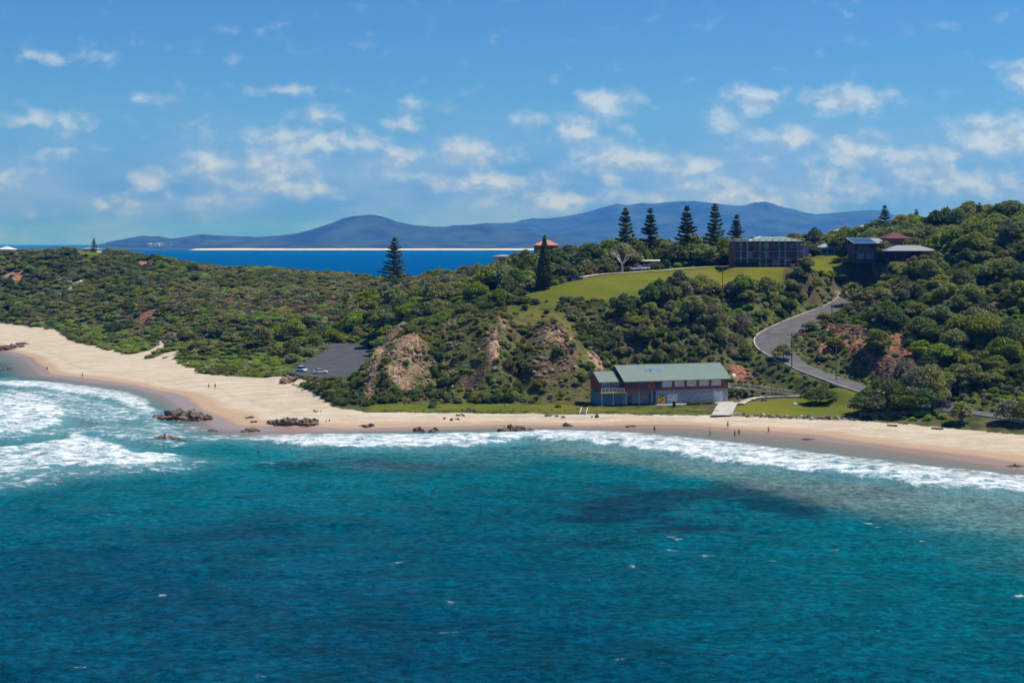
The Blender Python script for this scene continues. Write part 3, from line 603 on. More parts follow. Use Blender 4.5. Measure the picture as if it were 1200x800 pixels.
# ------------------------------------------------------------------ far shore and mountains
def build_far():
    prof1 = [(-200, 292), (60, 292), (70, 289), (80, 289), (92, 291), (110, 291.5), (135, 289), (150, 281), (168, 276), (190, 280), (215, 279), (240, 275.5), (262, 277), (300, 278.5), (330, 276), (355, 273), (380, 266), (400, 258), (415, 254), (432, 252), (448, 254), (465, 260), (485, 263.5), (505, 265), (520, 266), (545, 264), (565, 264), (590, 267), (620, 270), (650, 275), (700, 282), (800, 288), (1400, 288)]
    prof2 = [(-200, 293), (380, 293), (430, 280), (480, 270), (520, 267), (545, 264.5), (580, 262), (600, 262), (622, 256), (640, 256.5), (660, 254.5), (690, 248), (715, 241), (724, 239), (735, 241.5), (755, 238), (765, 239.5), (785, 236.5), (812, 235), (830, 237), (850, 241), (880, 243), (905, 247), (925, 251), (942, 253), (960, 251), (985, 250), (1000, 249.5), (1030, 252), (1080, 256), (1140, 258), (1200, 262), (1400, 268)]
    m, t, b = new_mat('far_forest'); pos = t.new('ShaderNodeNewGeometry').outputs['Position']
    n = t.noise(pos, .004, 6, .65); z = t.sep(pos)[2]
    c = t.mix(t.smooth(n, .35, .65), (.012, .024, .014), (.042, .072, .036))
    sandm = t.smooth(t.math('ADD', z, t.math('MULTIPLY', t.noise(pos, .003, 3), 6.0)), 13.5, 11.0); sandm = t.math('MULTIPLY', sandm, t.smooth(t.sep(pos)[0], -2150.0, -2060.0))
    c = t.mix(sandm, c, (.72, .66, .56)); t.put(b.inputs['Base Color'], c); b.inputs['Roughness'].default_value = .95; b.inputs['Specular IOR Level'].default_value = .1
    def ridge(name, prof, Yr, Y0, Y1, label, sandy, nx=300):
        pu = np.array([p[0] for p in prof], float); ph = np.array([(HV - p[1]) / F * Yr + HC for p in prof])
        X0, X1 = Q(-180, 0, Yr)[0], Q(1380, 0, Yr)[0]
        xs = np.linspace(X0, X1, nx); ys = np.concatenate([np.linspace(Y0, Yr, 40), np.linspace(Yr, Y1, 12)[1:]])
        X, Y = np.meshgrid(xs, ys)
        h = np.interp(X / Yr * F + 600, pu, ph)
        tt = np.where(Y < Yr, sstep(Y, Y0, Yr), 1 - .8 * sstep(Y, Yr, Y1))
        sp = (fbm(X, Y * .6, 900, 3, 4) - .5)
        Zr = h * (tt ** 1.2) * (1 + sp * 1.25 * (1 - np.clip((tt - .75) / .25, 0, 1)))
        Zr += (fbm(X, Y, 260, 5, 3) - .5) * 26 * np.clip(h / 120, 0, 1) * tt + (fbm(X, Y, 60, 1, 2) - .5) * 12 * np.clip(h / 60, 0, 1)
        if sandy:
            u = X / Y * F + 600
            wd = np.interp(u, [130, 222, 228, 450, 600, 700], [0, 0, 25, 30, 70, 80])
            base = np.where(Y - Y0 < 400, np.minimum(9.5, wd * .32), 13.5) * sstep(Y, Y0 - 5, Y0 + 40)
            Zr = np.maximum(Zr * sstep(Y, Y0, Y0 + 500), np.where(h > 1.5, base, -4))
            Zr = np.where(h < 2, -4, Zr)
        o = link(name, mesh_np(name, np.stack([X, Y, Zr], -1).reshape(-1, 3), grid_faces(*X.shape), smooth=True), m); tag(o, label, kind='structure')
    ridge('far_headland', prof1, 10800, 9300, 13000, 'long blue forested headland and white beach across the bay', True)
    ridge('mountain_range', prof2, 14500, 11300, 17500, 'higher blue mountain range behind the far beach', False)
build_far()

# ------------------------------------------------------------------ air
def build_haze():
    x0, x1, y0, y1, z0, z1 = -41000, 41000, -4500, 42500, -12, 540
    V = [(x, y, z) for z in (z0, z1) for y in (y0, y1) for x in (x0, x1)]
    me = mesh_np('haze', V, [(0, 2, 3, 1), (4, 5, 7, 6), (0, 1, 5, 4), (2, 6, 7, 3), (0, 4, 6, 2), (1, 3, 7, 5)])
    m = bpy.data.materials.new('haze'); m.use_nodes = True; t = NT(m.node_tree); t.n.clear()
    out = t.new('ShaderNodeOutputMaterial'); v = t.new('ShaderNodeVolumePrincipled')
    v.inputs['Color'].default_value = HAZE_COL; v.inputs['Density'].default_value = HAZE_D; v.inputs['Absorption Color'].default_value = (1, 1, 1, 1); v.inputs['Anisotropy'].default_value = 0.15
    t.put(out.inputs['Volume'], v.outputs[0]); m.cycles.homogeneous_volume = True
    o = link('haze', me, m); tag(o, 'thin blue sea haze over the bay', kind='stuff')
HAZE_COL = (.03, .25, 1.0, 1); HAZE_D = 8.7e-5
build_haze()

# ------------------------------------------------------------------ plants
def leaf_mat(name, dark, light, trans=.36):
    m, t, b = new_mat(name)
    v = t.attr('var')['Fac']; rnd = t.new('ShaderNodeObjectInfo').outputs['Random']
    c = t.mix(v, dark, light)
    hs = t.new('ShaderNodeHueSaturation'); t.put(hs.inputs['Color'], c)
    t.put(hs.inputs['Hue'], t.smooth(rnd, 0, 1, .478, .522)); t.put(hs.inputs['Value'], t.smooth(t.math('FRACT', t.math('MULTIPLY', rnd, 7.3)), 0, 1, .82, 1.18)); t.put(hs.inputs['Saturation'], t.smooth(t.math('FRACT', t.math('MULTIPLY', rnd, 13.7)), 0, 1, .78, 1.1))
    t.put(b.inputs['Base Color'], hs.outputs[0]); b.inputs['Roughness'].default_value = .62; b.inputs['Specular IOR Level'].default_value = .1
    tr = t.new('ShaderNodeBsdfTranslucent'); t.put(tr.inputs[0], hs.outputs[0])
    mx = t.new('ShaderNodeMixShader'); mx.inputs[0].default_value = trans
    t.put(mx.inputs[1], b.outputs[0]); t.put(mx.inputs[2], tr.outputs[0]); t.put(t.n['Material Output'].inputs[0], mx.outputs[0])
    return m
def plain(name, col, rough=.7, spec=.3, var=.18, scale=.6, metal=0.0):
    m, t, b = new_mat(name); pos = t.new('ShaderNodeNewGeometry').outputs['Position']
    n = t.noise(pos, scale, 4, .6); n2 = t.noise(pos, scale * 9, 3, .6)
    f = t.math('ADD', t.math('MULTIPLY', n, .65), t.math('MULTIPLY', n2, .35))
    lo = tuple(x * (1 - var * 1.6) for x in col); hi = tuple(min(1, x * (1 + var * 1.6)) for x in col)
    t.put(b.inputs['Base Color'], t.mix(t.smooth(f, .25, .75), lo, hi)); b.inputs['Roughness'].default_value = rough; b.inputs['Specular IOR Level'].default_value = spec; b.inputs['Metallic'].default_value = metal
    return m
M['bark'] = plain('bark', (.13, .10, .075), .9, .1); M['bark_pale'] = plain('bark_pale', (.50, .46, .41), .85, .15)
L_ = {'dark': leaf_mat('leaf_dark', (0.061, 0.097, 0.022), (0.188, 0.246, 0.047)), 'mid': leaf_mat('leaf_mid', (0.110, 0.161, 0.022), (0.348, 0.390, 0.054)), 'grey': leaf_mat('leaf_grey', (0.137, 0.139, 0.054), (0.380, 0.343, 0.143)),
      'bright': leaf_mat('leaf_bright', (0.137, 0.214, 0.022), (0.334, 0.443, 0.054)), 'heath': leaf_mat('leaf_heath', (0.182, 0.139, 0.066), (0.457, 0.343, 0.165), .15), 'olive': leaf_mat('leaf_olive', (0.146, 0.157, 0.036), (0.365, 0.359, 0.091)),
      'pine': leaf_mat('leaf_pine', (0.043, 0.068, 0.024), (0.129, 0.166, 0.047), .12), 'cypress': leaf_mat('leaf_cypress', (0.032, 0.054, 0.014), (0.090, 0.124, 0.030), .1), 'strap': leaf_mat('leaf_strap', (0.122, 0.201, 0.033), (0.365, 0.457, 0.083)), 'tuss': leaf_mat('leaf_tussock', (0.259, 0.283, 0.046), (0.608, 0.536, 0.119))}

def quads(P, N, size, asp, r, droop=0.0):
    """one bent leaf clump quad for each point"""
    n = len(P); T = r.normal(size=(n, 3)); N = N / (np.linalg.norm(N, axis=1)[:, None] + 1e-9)
    T -= (T * N).sum(1)[:, None] * N; T /= np.linalg.norm(T, axis=1)[:, None] + 1e-9
    B = np.cross(N, T); s = size * (.55 + .9 * r.random(n))[:, None]
    T = T * s * .5; B = B * s * .5 * asp
    V = np.stack([P - T - B, P + T - B, P + T + B, P - T + B], 1)
    if droop: V[:, 2:, 2] -= droop * s
    return V.reshape(-1, 3)
def crown(name, lobes, n, size, mat, seed, asp=.62, zmin=-.55, inner=.22, jit=.6, droop=0.0):
    r = np.random.default_rng(seed); L = np.array(lobes, float); A = (L[:, 3] * L[:, 4] + L[:, 5] ** 2); A /= A.sum()
    idx = r.choice(len(L), n, p=A); D = r.normal(size=(n, 3)); D /= np.linalg.norm(D, axis=1)[:, None]
    D[:, 2] = np.where(D[:, 2] < zmin, -D[:, 2], D[:, 2])
    rad = np.where(r.random(n) < inner, .4 + .5 * r.random(n), .86 + .22 * r.random(n)); lum = .88 + .16 * vnoise(D[:, 0] * 3 + idx, D[:, 1] * 3 + D[:, 2] * 2, .7, seed)
    P = L[idx, :3] + D * L[idx, 3:6] * (rad * lum)[:, None]
    N = D / L[idx, 3:6] * L[idx, 3:6].min() + r.normal(size=(n, 3)) * jit + np.array([0, 0, .35])
    V = quads(P, N, size, asp, r, droop)
    me = mesh_np(name, V, np.arange(4 * n).reshape(-1, 4))
    fattr(me, 'var', np.repeat(np.clip(r.random(n) * .75 + .25 * r.random(len(L))[idx], 0, 1), 4)); me.materials.append(L_[mat])
    return me
def lobes_round(r, w, h, k, base=.35, spread=.62):
    out = [(0, 0, h * (base + (1 - base) * .5), w * .34, w * .34, h * (1 - base) * .48)]
    for i in range(k):
        a = i * 2.399 + r.random(); d = w * .5 * spread * (.5 + .6 * r.random()); z = h * (base + (1 - base) * (.25 + .55 * r.random() * (1 - d / w)))
        s = w * (.11 + .13 * r.random()); out.append((math.cos(a) * d, math.sin(a) * d, z, s, s, s * (.62 + .3 * r.random())))
    return out
def tube(path, radii, seg=6):
    P = np.array(path, float); T = np.gradient(P, axis=0); T /= np.linalg.norm(T, axis=1)[:, None] + 1e-9
    V = []
    for p, t_, rd in zip(P, T, radii):
        a = np.cross(t_, (0.31, 0.95, 0.05)); a /= np.linalg.norm(a); b = np.cross(t_, a)
        for k in range(seg):
            th = 2 * math.pi * k / seg; V.append(p + rd * (a * math.cos(th) + b * math.sin(th)))
    Fc = [(i * seg + k, i * seg + (k + 1) % seg, (i + 1) * seg + (k + 1) % seg, (i + 1) * seg + k) for i in range(len(P) - 1) for k in range(seg)]
    return np.array(V), np.array(Fc)
def join(parts):
    V = []; Fc = []; o = 0
    for v, f in parts: V.append(v); Fc.append(f + o); o += len(v)
    return np.concatenate(V), np.concatenate(Fc)
def trunk(name, h, r0, lobes, seed, mat, lean=.1, nl=5):
    r = np.random.default_rng(seed); top = np.array([lean * h * (r.random() - .5), lean * h * (r.random() - .5), h])
    path = [(0, 0, -.5), (0, 0, .2), top * .35, top * .7, top]; parts = [tube(path, [r0 * 1.25, r0, r0 * .8, r0 * .6, r0 * .3])]
    for lb in lobes[1:1 + nl]:
        s = top * (.35 + .4 * r.random()); e = np.array(lb[:3]); md = (s + e) / 2 + np.array([0, 0, -.05 * h])
        parts.append(tube([s, md, e], [r0 * .45, r0 * .32, r0 * .12], 5))
    V, Fc = join(parts); me = mesh_np(name, V, Fc, smooth=True); me.materials.append(M[mat]); return me

def norfolk(h, w, seed, tiers=15, low=.08):
    """whorled branches with upswept foliage, gaps between the tiers"""
    r = np.random.default_rng(seed); P = []; N = []; wood = [tube([(0, 0, -.5), (0, 0, h * .5), (0, 0, h * .985)], [h * .016, h * .011, .03])]
    for i in range(tiers):
        f = low + (1 - low) * (i / tiers) ** .92; z = h * (f + (r.random() - .5) * .03); ln = w * .5 * (1 - f) ** .92 * (.86 + .28 * r.random()) + .12
        nb = 6 if i < tiers - 3 else 5; a0 = r.random() * 6.28
        for k in range(nb):
            if r.random() < (.25 if i < 4 else .1): continue
            a = a0 + 2 * math.pi * k / nb + (r.random() - .5) * .3; d = np.array([math.cos(a), math.sin(a), 0]); l = ln * (.8 + .35 * r.random())
            tip = d * l + np.array([0, 0, z + l * (.12 + .45 * f)])
            wood.append(tube([np.array([0, 0, z]), tip], [h * .004, .02], 4))
            m_ = int(16 + 60 * l / (w * .5)); s = r.random(m_) ** .7
            side = np.array([-d[1], d[0], 0]); sp = (r.random(m_) - .5) * l * .55 * (1.05 - .5 * s)
            p = np.array([0, 0, z]) + (tip - np.array([0, 0, z])) * s[:, None] + side * sp[:, None] + np.array([0, 0, 1.0]) * (r.random(m_) * .3 + np.abs(sp) * .3)[:, None]
            P.append(p); N.append(np.tile(d * .3 + np.array([0, 0, .6]), (m_, 1)) + r.normal(size=(m_, 3)) * .5)
    P = np.concatenate(P); N = np.concatenate(N); V = quads(P, N, h * .027 + .1, .55, r)
    me = mesh_np('crown', V, np.arange(len(V)).reshape(-1, 4)); fattr(me, 'var', np.repeat(r.random(len(P)), 4)); me.materials.append(L_['pine'])
    tv, tf = join(wood); mt = mesh_np('trunk', tv, tf); mt.materials.append(M['bark']); return me, mt
def cone_tree(h, w, seed, mat='cypress', n=2600):
    r = np.random.default_rng(seed); f = 1 - np.sqrt(r.random(n)); a = r.random(n) * 6.283
    prof = np.minimum(1, (1 - f) * 1.18) ** .8 * np.minimum(1, f * 6 + .45); rad = w * .5 * prof * (.75 + .3 * r.random(n)) * (.9 + .25 * vnoise(a * 3, f * 20, 1.0, 2))
    P = np.stack([np.cos(a) * rad, np.sin(a) * rad, f * h * .97 + h * .03], 1); N = np.stack([np.cos(a), np.sin(a), np.full(n, .4)], 1) + r.normal(size=(n, 3)) * .5
    V = quads(P, N, .55, .5, r, droop=-.25); me = mesh_np('crown', V, np.arange(4 * n).reshape(-1, 4)); fattr(me, 'var', np.repeat(r.random(n), 4)); me.materials.append(L_[mat])
    tv, tf = tube([(0, 0, -.5), (0, 0, h * .5), (0, 0, h * .95)], [.22, .15, .02]); mt = mesh_np('trunk', tv, tf); mt.materials.append(M['bark']); return me, mt
def pandanus(w, h, seed, heads=26):
    """rosettes of strap leaves on forked stems"""
    r = np.random.default_rng(seed); P4 = []; wood = [tube([(0, 0, -.5), (0, 0, h * .25), (0, 0, h * .45)], [.3, .26, .2])]; var = []
    for i in range(heads):
        a = i * 2.399; q = math.sqrt((i + .5) / heads); d = w * .40 * q; c = np.array([math.cos(a) * d, math.sin(a) * d, h * (.85 - .5 * q * q) * (.9 + .2 * r.random())])
        wood.append(tube([(0, 0, h * .25), c * np.array([.5, .5, .7]), c], [.15, .12, .1], 5))
        for k in range(26):
            b = r.random() * 6.283; up = .15 + 1.0 * r.random(); dr = np.array([math.cos(b), math.sin(b), up]); dr /= np.linalg.norm(dr); ln = w * .17 * (.8 + .5 * r.random()); sd_ = np.cross(dr, (0, 0, 1)); sd_ /= np.linalg.norm(sd_) + 1e-9; sd_ *= .13
            m_ = c + dr * ln * .6; e = c + dr * ln + np.array([0, 0, -.28 * ln])
            P4 += [c - sd_, c + sd_, m_ + sd_, m_ - sd_, m_ - sd_, m_ + sd_, e + sd_ * .25, e - sd_ * .25]; var += [r.random()] * 8
    me = mesh_np('crown', np.array(P4), np.arange(len(P4)).reshape(-1, 4)); fattr(me, 'var', var); me.materials.append(L_['strap'])
    tv, tf = join(wood); mt = mesh_np('trunk', tv, tf); mt.materials.append(M['bark']); return me, mt

def thing(name, label, cat, loc=(0, 0, 0), rotz=0.0, group=None):
    o = bpy.data.objects.new(name, None); COL.objects.link(o); o.location = loc; o.rotation_euler = (0, 0, rotz); o.empty_display_size = .5
    return tag(o, label, cat, group)
def plant(name, label, crown_me, trunk_me, loc, scale=(1, 1, 1), rotz=0.0, group=None):
    o = thing(name, label, 'tree', loc, rotz, group); o.scale = scale
    link('crown', crown_me, None, o); link('trunk', trunk_me, None, o)
    return o

# prototypes: kind -> list of (crown mesh, trunk mesh), nominal height
PROTO = {}
def add_proto(kind, h, w, mat, k, n, size, seeds, trunk_r=.16, bark='bark', **kw):
    PROTO[kind] = []
    lk = {q: kw.pop(q) for q in ('base', 'spread') if q in kw}
    for s in seeds:
        r = np.random.default_rng(s); lb = lobes_round(r, w, h, k, **lk)
        PROTO[kind].append((crown(kind, lb, n, size, mat, s, **kw), trunk('trunk', h * .72, trunk_r, lb, s, bark)))
add_proto('evergreen', 7.0, 7.0, 'dark', 15, 2600, .48, (1, 2, 3), base=.16, spread=.82)
add_proto('spreading', 7.0, 8.0, 'mid', 16, 2700, .50, (4, 5, 6), base=.22, spread=.82)
add_proto('she_oak', 7.0, 5.4, 'grey', 14, 2300, .50, (7, 8), asp=.28, jit=1.0, droop=.25, base=.12, spread=.8)
add_proto('olive_tree', 6.5, 7.0, 'olive', 15, 2500, .48, (10, 11), base=.18, spread=.82)
add_proto('green_shrub', 2.3, 3.6, 'bright', 7, 700, .40, (21, 22), .06, base=.08)
add_proto('dark_shrub', 2.8, 3.6, 'dark', 7, 700, .42, (23, 24), .06, base=.08)
add_proto('heath_shrub', 2.2, 3.2, 'heath', 7, 600, .40, (25, 26), .05, base=.05, asp=.35, jit=1.0)
add_proto('olive_shrub', 2.2, 3.6, 'olive', 7, 650, .40, (27, 28), .06, base=.05)
add_proto('grey_shrub', 2.8, 3.2, 'grey', 7, 650, .42, (29, 30), .06, base=.08, asp=.35)
add_proto('tussock', .9, 1.9, 'tuss', 5, 260, .34, (31, 32), .03, base=.02, asp=.25, jit=1.1)
TREES = ['evergreen', 'spreading', 'she_oak', 'olive_tree']; SHRUBS = ['green_shrub', 'dark_shrub', 'heath_shrub', 'olive_shrub', 'grey_shrub', 'tussock']

def roaddist(x, y):
    d = np.full(np.shape(x), 1e9)
    for k in ROADS: d = np.minimum(d, seg_dist(x, y, ROADS[k][0])[0] - ROADS[k][1])
    return d
def allowed(x, y, gap):
    ok = HR.at(x, y) > 2.4
    ok &= roaddist(x, y) > gap
    ok &= ~inside(x, y, [club(24.0, -2), club(32, -2), W(862, 489, 1.9), W(828, 489, 1.9)])
    ok &= ~inside(x, y, PARK) & ~inside(x, y, [club(-12, -9), club(34, -9), club(33, 15), club(-10, 12)])
    for (px, py, hf) in PADS: ok &= (np.abs(x - px) > hf - 1.0) | (np.abs(y - py) > hf - 2.0)
    return ok
def scatter(cell, y0, y1, x0=-330, x1=230):
    xs = np.arange(x0, x1, cell); ys = np.arange(y0, y1, cell); X, Y = np.meshgrid(xs, ys)
    X = X + (rng.random(X.shape) - .5) * cell * 1.3; Y = Y + (rng.random(X.shape) - .5) * cell * 1.3
    X = X.ravel(); Y = Y.ravel(); k = np.abs(X) < .375 * Y + 30
    return X[k], Y[k]
def gauss(x, y, cx, cy, rx, ry): return np.exp(-((x - cx) / rx) ** 2 - ((y - cy) / ry) ** 2)
def treeness(x, y):
    t_ = np.zeros(x.shape)
    hill = sstep(x, 82, 96) * sstep(y, 352 - (x - 90) * .7, 366 - (x - 90) * .7)
    t_ = np.maximum(t_, hill * .95)
    t_ = np.maximum(t_, .95 * ((y > 495) & (x > -8)))
    t_ = np.maximum(t_, .9 * gauss(x, y, 66, 418, 26, 20)); t_ = np.maximum(t_, .7 * gauss(x, y, 45, 408, 14, 12)); t_ = np.maximum(t_, .9 * gauss(x, y, 86, 458, 14, 18)); t_ = np.maximum(t_, .8 * gauss(x, y, 104, 492, 8, 14))
    t_ = np.maximum(t_, .8 * gauss(x, y, -35, 540, 40, 60)); t_ = np.maximum(t_, .75 * gauss(x, y, -25, 440, 18, 25)); t_ = np.maximum(t_, .6 * gauss(x, y, -44, 398, 6, 16))
    t_ = np.maximum(t_, .8 * sstep(y, 690, 740)); t_ = np.maximum(t_, .85 * gauss(x, y, 0, 470, 14, 40))
    t_ = np.maximum(t_, .5 * gauss(x, y, -290, 800, 60, 45)); t_ = np.maximum(t_, np.where(x < -60, .05, .12))
    t_ = np.maximum(t_, .75 * gauss(x, y, -12, 388, 5, 10)); t_ = np.maximum(t_, .8 * gauss(x, y, 4, 388, 6, 12)); t_ = np.maximum(t_, .5 * gauss(x, y, -34, 388, 6, 8))
    return t_
def tree_points():
    x, y = scatter(4.4, 350, 905)
    keep = np.where(y > 560, rng.random(len(x)) < .62, True); x, y = x[keep], y[keep]
    ok = allowed(x, y, 2.6) & (MR.at(x, y, sand) < .2) & (MR.at(x, y, lawn) < .3) & (MR.at(x, y, rock) < .3)
    # keep the ground low in front of the road, the car park, the lawn and the houses
    low = ((x > 58) & (x < 98) & (y < 412)) | ((x > -85) & (x < -38) & (y < 470)) | ((x > 70) & (x < 82) & (y < 420)) | ((x > 112) & (x < 150) & (y > 470) & (y < 500)) | ((x > 95) & (x < 112) & (y > 405) & (y < 470) & (np.abs(x - 104) < 4))
    low |= (x > 100) & (y < 372 - (x - 90) * .35) | ((x < 92) & (x > 35) & (y > 470) & (y < np.where((x > 40) & (x < 68), 511, 504))) | ((x > 100) & (x < 116) & (y > 488) & (y < 546)) | ((np.abs(x + 284) < 40) & (y > 830))
    low |= (x > 76) & (x < 122) & (y > 405) & (y < 440) & (roaddist(x, y) < 5)
    ok &= ~low & (rng.random(len(x)) < treeness(x, y))
    x, y = x[ok], y[ok]; n = len(x); z = HR.at(x, y)
    sh = fbm(x, y, 26, 5, 3) + (rng.random(n) - .5) * .25
    casu = gauss(x, y, 68, 414, 24, 18) * 1.2 + .6 * gauss(x, y, 20, 640, 120, 90) * (x < 0)
    kind = np.where(rng.random(n) < casu * .8, 2, np.where(sh > .56, 1, np.where(sh < .44, 3, 0)))
    s = .5 + .75 * rng.random(n) ** 1.8
    s *= np.where((y > 495) & (x > -8) & (y < 575) & (x < 100), 1.22, np.where((y > 500) & (x > -5) & (y < 620), 1.2, 1.0)) * np.where(y > 690, .72, 1.0) * np.where((x < -5) & (y < 480), .62, 1.0) * np.where((x > -20) & (x < 28) & (y < 430), .55, 1.0) * np.where((x > 28) & (x < 92) & (y < 470), .92, 1.0)
    s *= np.where((x > 92) & (y < 560), .88, 1.0)
    s *= np.where((y > 745) & (x > -175) & (x < -40), .62, 1.0)
    return x, y, z, kind, s
def shrub_points():
    P = [scatter(1.7, 374, 416, -62, 32), scatter(2.0, 340, 470), scatter(2.7, 470, 640), scatter(3.6, 640, 905)]
    x = np.concatenate([p[0] for p in P]); y = np.concatenate([p[1] for p in P])
    sd_, lw, rk = MR.at(x, y, sand), MR.at(x, y, lawn), MR.at(x, y, rock)
    ok = allowed(x, y, .9) & (sd_ < .3) & (lw < .66) & (rng.random(len(x)) > rk * .82)
    ok &= ~((lw > .3) & (rng.random(len(x)) < .72))
    ok &= ~((y < 372) & (x < 90) & (x > -45) & (rng.random(len(x)) < .8)) | ((lw < .2) & (x > 84) & (sd_ < .3) & ok)
    x, y = x[ok], y[ok]; n = len(x); z = HR.at(x, y); lw = MR.at(x, y, lawn); rk = MR.at(x, y, rock)
    gr = fbm(x, y, 45, 2, 4) + (rng.random(n) - .5) * .12; g2 = fbm(x, y, 30, 6, 3) + (rng.random(n) - .5) * .2
    heath = .6 * gauss(x, y, -75, 650, 90, 80) + .25 * gauss(x, y, -210, 690, 60, 60) + .16
    dune = sstep(z, 18, 5) * (x < -40)
    kind = np.where(g2 > .52, 0, 1); kind = np.where(gr > .57, 3, kind); kind = np.where((gr < .5) & (rng.random(n) < heath), 2, kind)
    kind = np.where((rng.random(n) < .12), 4, kind); kind = np.where((dune > .3) & (rng.random(n) < .55) & (g2 > .42), 0, kind)
    steep = (x > -60) & (x < 30) & (y < 414); cg = fbm(x, y * .6, 9, 4, 3) * .55 + .45 * (.5 - .34 * rib(x, y)); kind = np.where(steep & (cg > .55) & (rng.random(n) < .75), 1, kind); kind = np.where(steep & (cg < .47) & (rng.random(n) < .85), 5, kind); kind = np.where((rk > .2) | (lw > .3), np.where(rng.random(n) < .7, 5, kind), kind)
    s = .5 + .6 * rng.random(n); s *= np.where(y > 640, 1.35, np.where(y > 470, 1.1, .82)); s *= np.where(dune > .5, .85, 1.) * np.where(steep, np.where(cg > .5, .85 + 2.2 * np.clip(cg - .5, 0, .3), .85), 1.) * np.where((roaddist(x, y) < 4) | ((x > 58) & (x < 98) & (y < 408)), .6, 1.)
    return x, y, z, kind, s

MARKS = [(X_[0], X_[1], X_[2]) for X_ in [(*Q(764, 0, 512)[:2], 'behind the small brown shelter'), (*Q(728, 0, 500)[:2], 'behind the pale bare tree'), (*Q(638, 0, 465)[:2], 'round the dark conical cypress'), (*Q(676, 0, 490)[:2], 'behind the blue car on the lawn'), (88, 495, 'round the scaffolded building'), (70, 510, 'beside the tallest Norfolk pine'),
   (43, 516, 'between the pale bare tree and the shelter'), (51, 524, 'beside the pine behind the brown shelter'), (62, 516, 'between the two middle Norfolk pines'), (74, 534, 'behind the tallest Norfolk pine'), (60, 545, 'second row behind the middle Norfolk pines'), (36, 540, 'second row behind the pale bare tree'), (22, 525, 'second row behind the blue car'), (5, 515, 'between the cypress and the ridge'), (-2, 540, 'on the ridge left of the cypress'), (5, 585, 'on the back of the ridge behind the cypress'), (15, 620, 'on the back of the ridge towards the red roof'), (125, 375, 'directly behind the beach road power pole'), (112, 385, 'below the brown road cutting'), (150, 365, 'above the beach road end'), (165, 500, 'in front of the hilltop fig'), (180, 520, 'beside the hilltop fig'), (100, 560, 'behind the scaffolded building'), (121, 548, 'round the hip-roofed pavilion'), (127, 515, 'beside the modern house'), (150, 505, 'beside the grey-roofed house'), (145, 470, 'in front of the grey-roofed house'), (120, 480, 'round the large pandanus clump'), (20, 690, 'round the red-roofed house'), (10, 560, 'on the ridge behind the cypress'), (40, 590, 'on the ridge behind the Norfolk pines'),
   (130, 600, 'under the broad skyline pine'), (110, 590, 'on the skyline behind the pavilion'), (95, 625, 'on the ridge left of the broad skyline pine'), (150, 620, 'between the skyline pines'), (150, 580, 'below the narrow pointed pine'), (175, 590, 'round the small conical hilltop pine'), (120, 575, 'on the rise behind the pavilion'), (165, 550, 'on the crest behind the grey-roofed house'), (105, 655, 'far back on the ridge behind the skyline houses'), (165, 520, 'round the large hilltop fig'), (158, 455, 'round the white gazebo'), (180, 480, 'on the hilltop below the large fig'), (110, 405, 'above the brown road cutting'), (130, 400, 'on the hillside above the beach she-oaks'), (120, 370, 'behind the beach she-oaks'), (135, 350, 'behind the beach road'), (118, 440, 'on the hillside below the large pandanus clump'),
   (140, 425, 'on the hillside below the white gazebo'), (85, 425, 'at the bend of the road'), (90, 455, 'on the verge of the upper road'), (60, 410, 'on the slope above the green club roof'), (75, 395, 'beside the timber walkway'), (45, 395, 'right behind the green club roof'), (70, 430, 'under the lower edge of the lawn'), (30, 425, 'under the steep lower lawn edge'),
   (-45, 398, 'on the cliff edge facing the car park'), (-35, 385, 'on the pale cliff scar'), (-15, 385, 'at the foot of the cliff'), (5, 388, 'on the dark cliff gully'), (20, 390, 'on the cliff left of the club'), (-10, 415, 'on the cliff top'), (-20, 445, 'on the spur behind the cliff'), (0, 470, 'on the spur beside the lawn'), (-60, 540, 'at the inner end of the car park'), (-80, 470, 'beside the car park entrance'), (-30, 520, 'in the gully behind the car park'), (-25, 600, 'on the valley side behind the gully'),
   (-57, 690, 'round the lone broad pine'), (-90, 500, 'on the dune behind the beach'), (-120, 540, 'above the sand blowouts'), (-110, 600, 'on the heath slope'), (-150, 600, 'on the green dune slope'), (-190, 680, 'above the far beach'), (-250, 780, 'under the white headland house'), (-150, 720, 'on the ridge by the bay'), (-60, 740, 'on the ridge crest by the bay'), (-280, 840, 'on the headland crest')]]
def zone(x, y):
    return min(MARKS, key=lambda m_: (m_[0] - x) ** 2 + (m_[1] - y) ** 2)[2]
LOOK = {'evergreen': 'dark green rounded evergreen tree', 'spreading': 'mid green broad-crowned tree', 'she_oak': 'wispy grey green she-oak', 'olive_tree': 'olive green bushy tree',
        'green_shrub': 'bright green low rounded shrub', 'dark_shrub': 'dark green low dense shrub', 'heath_shrub': 'brownish grey heath shrub', 'olive_shrub': 'olive yellow spreading shrub', 'grey_shrub': 'grey green twiggy shrub', 'tussock': 'yellow green grass tussock'}

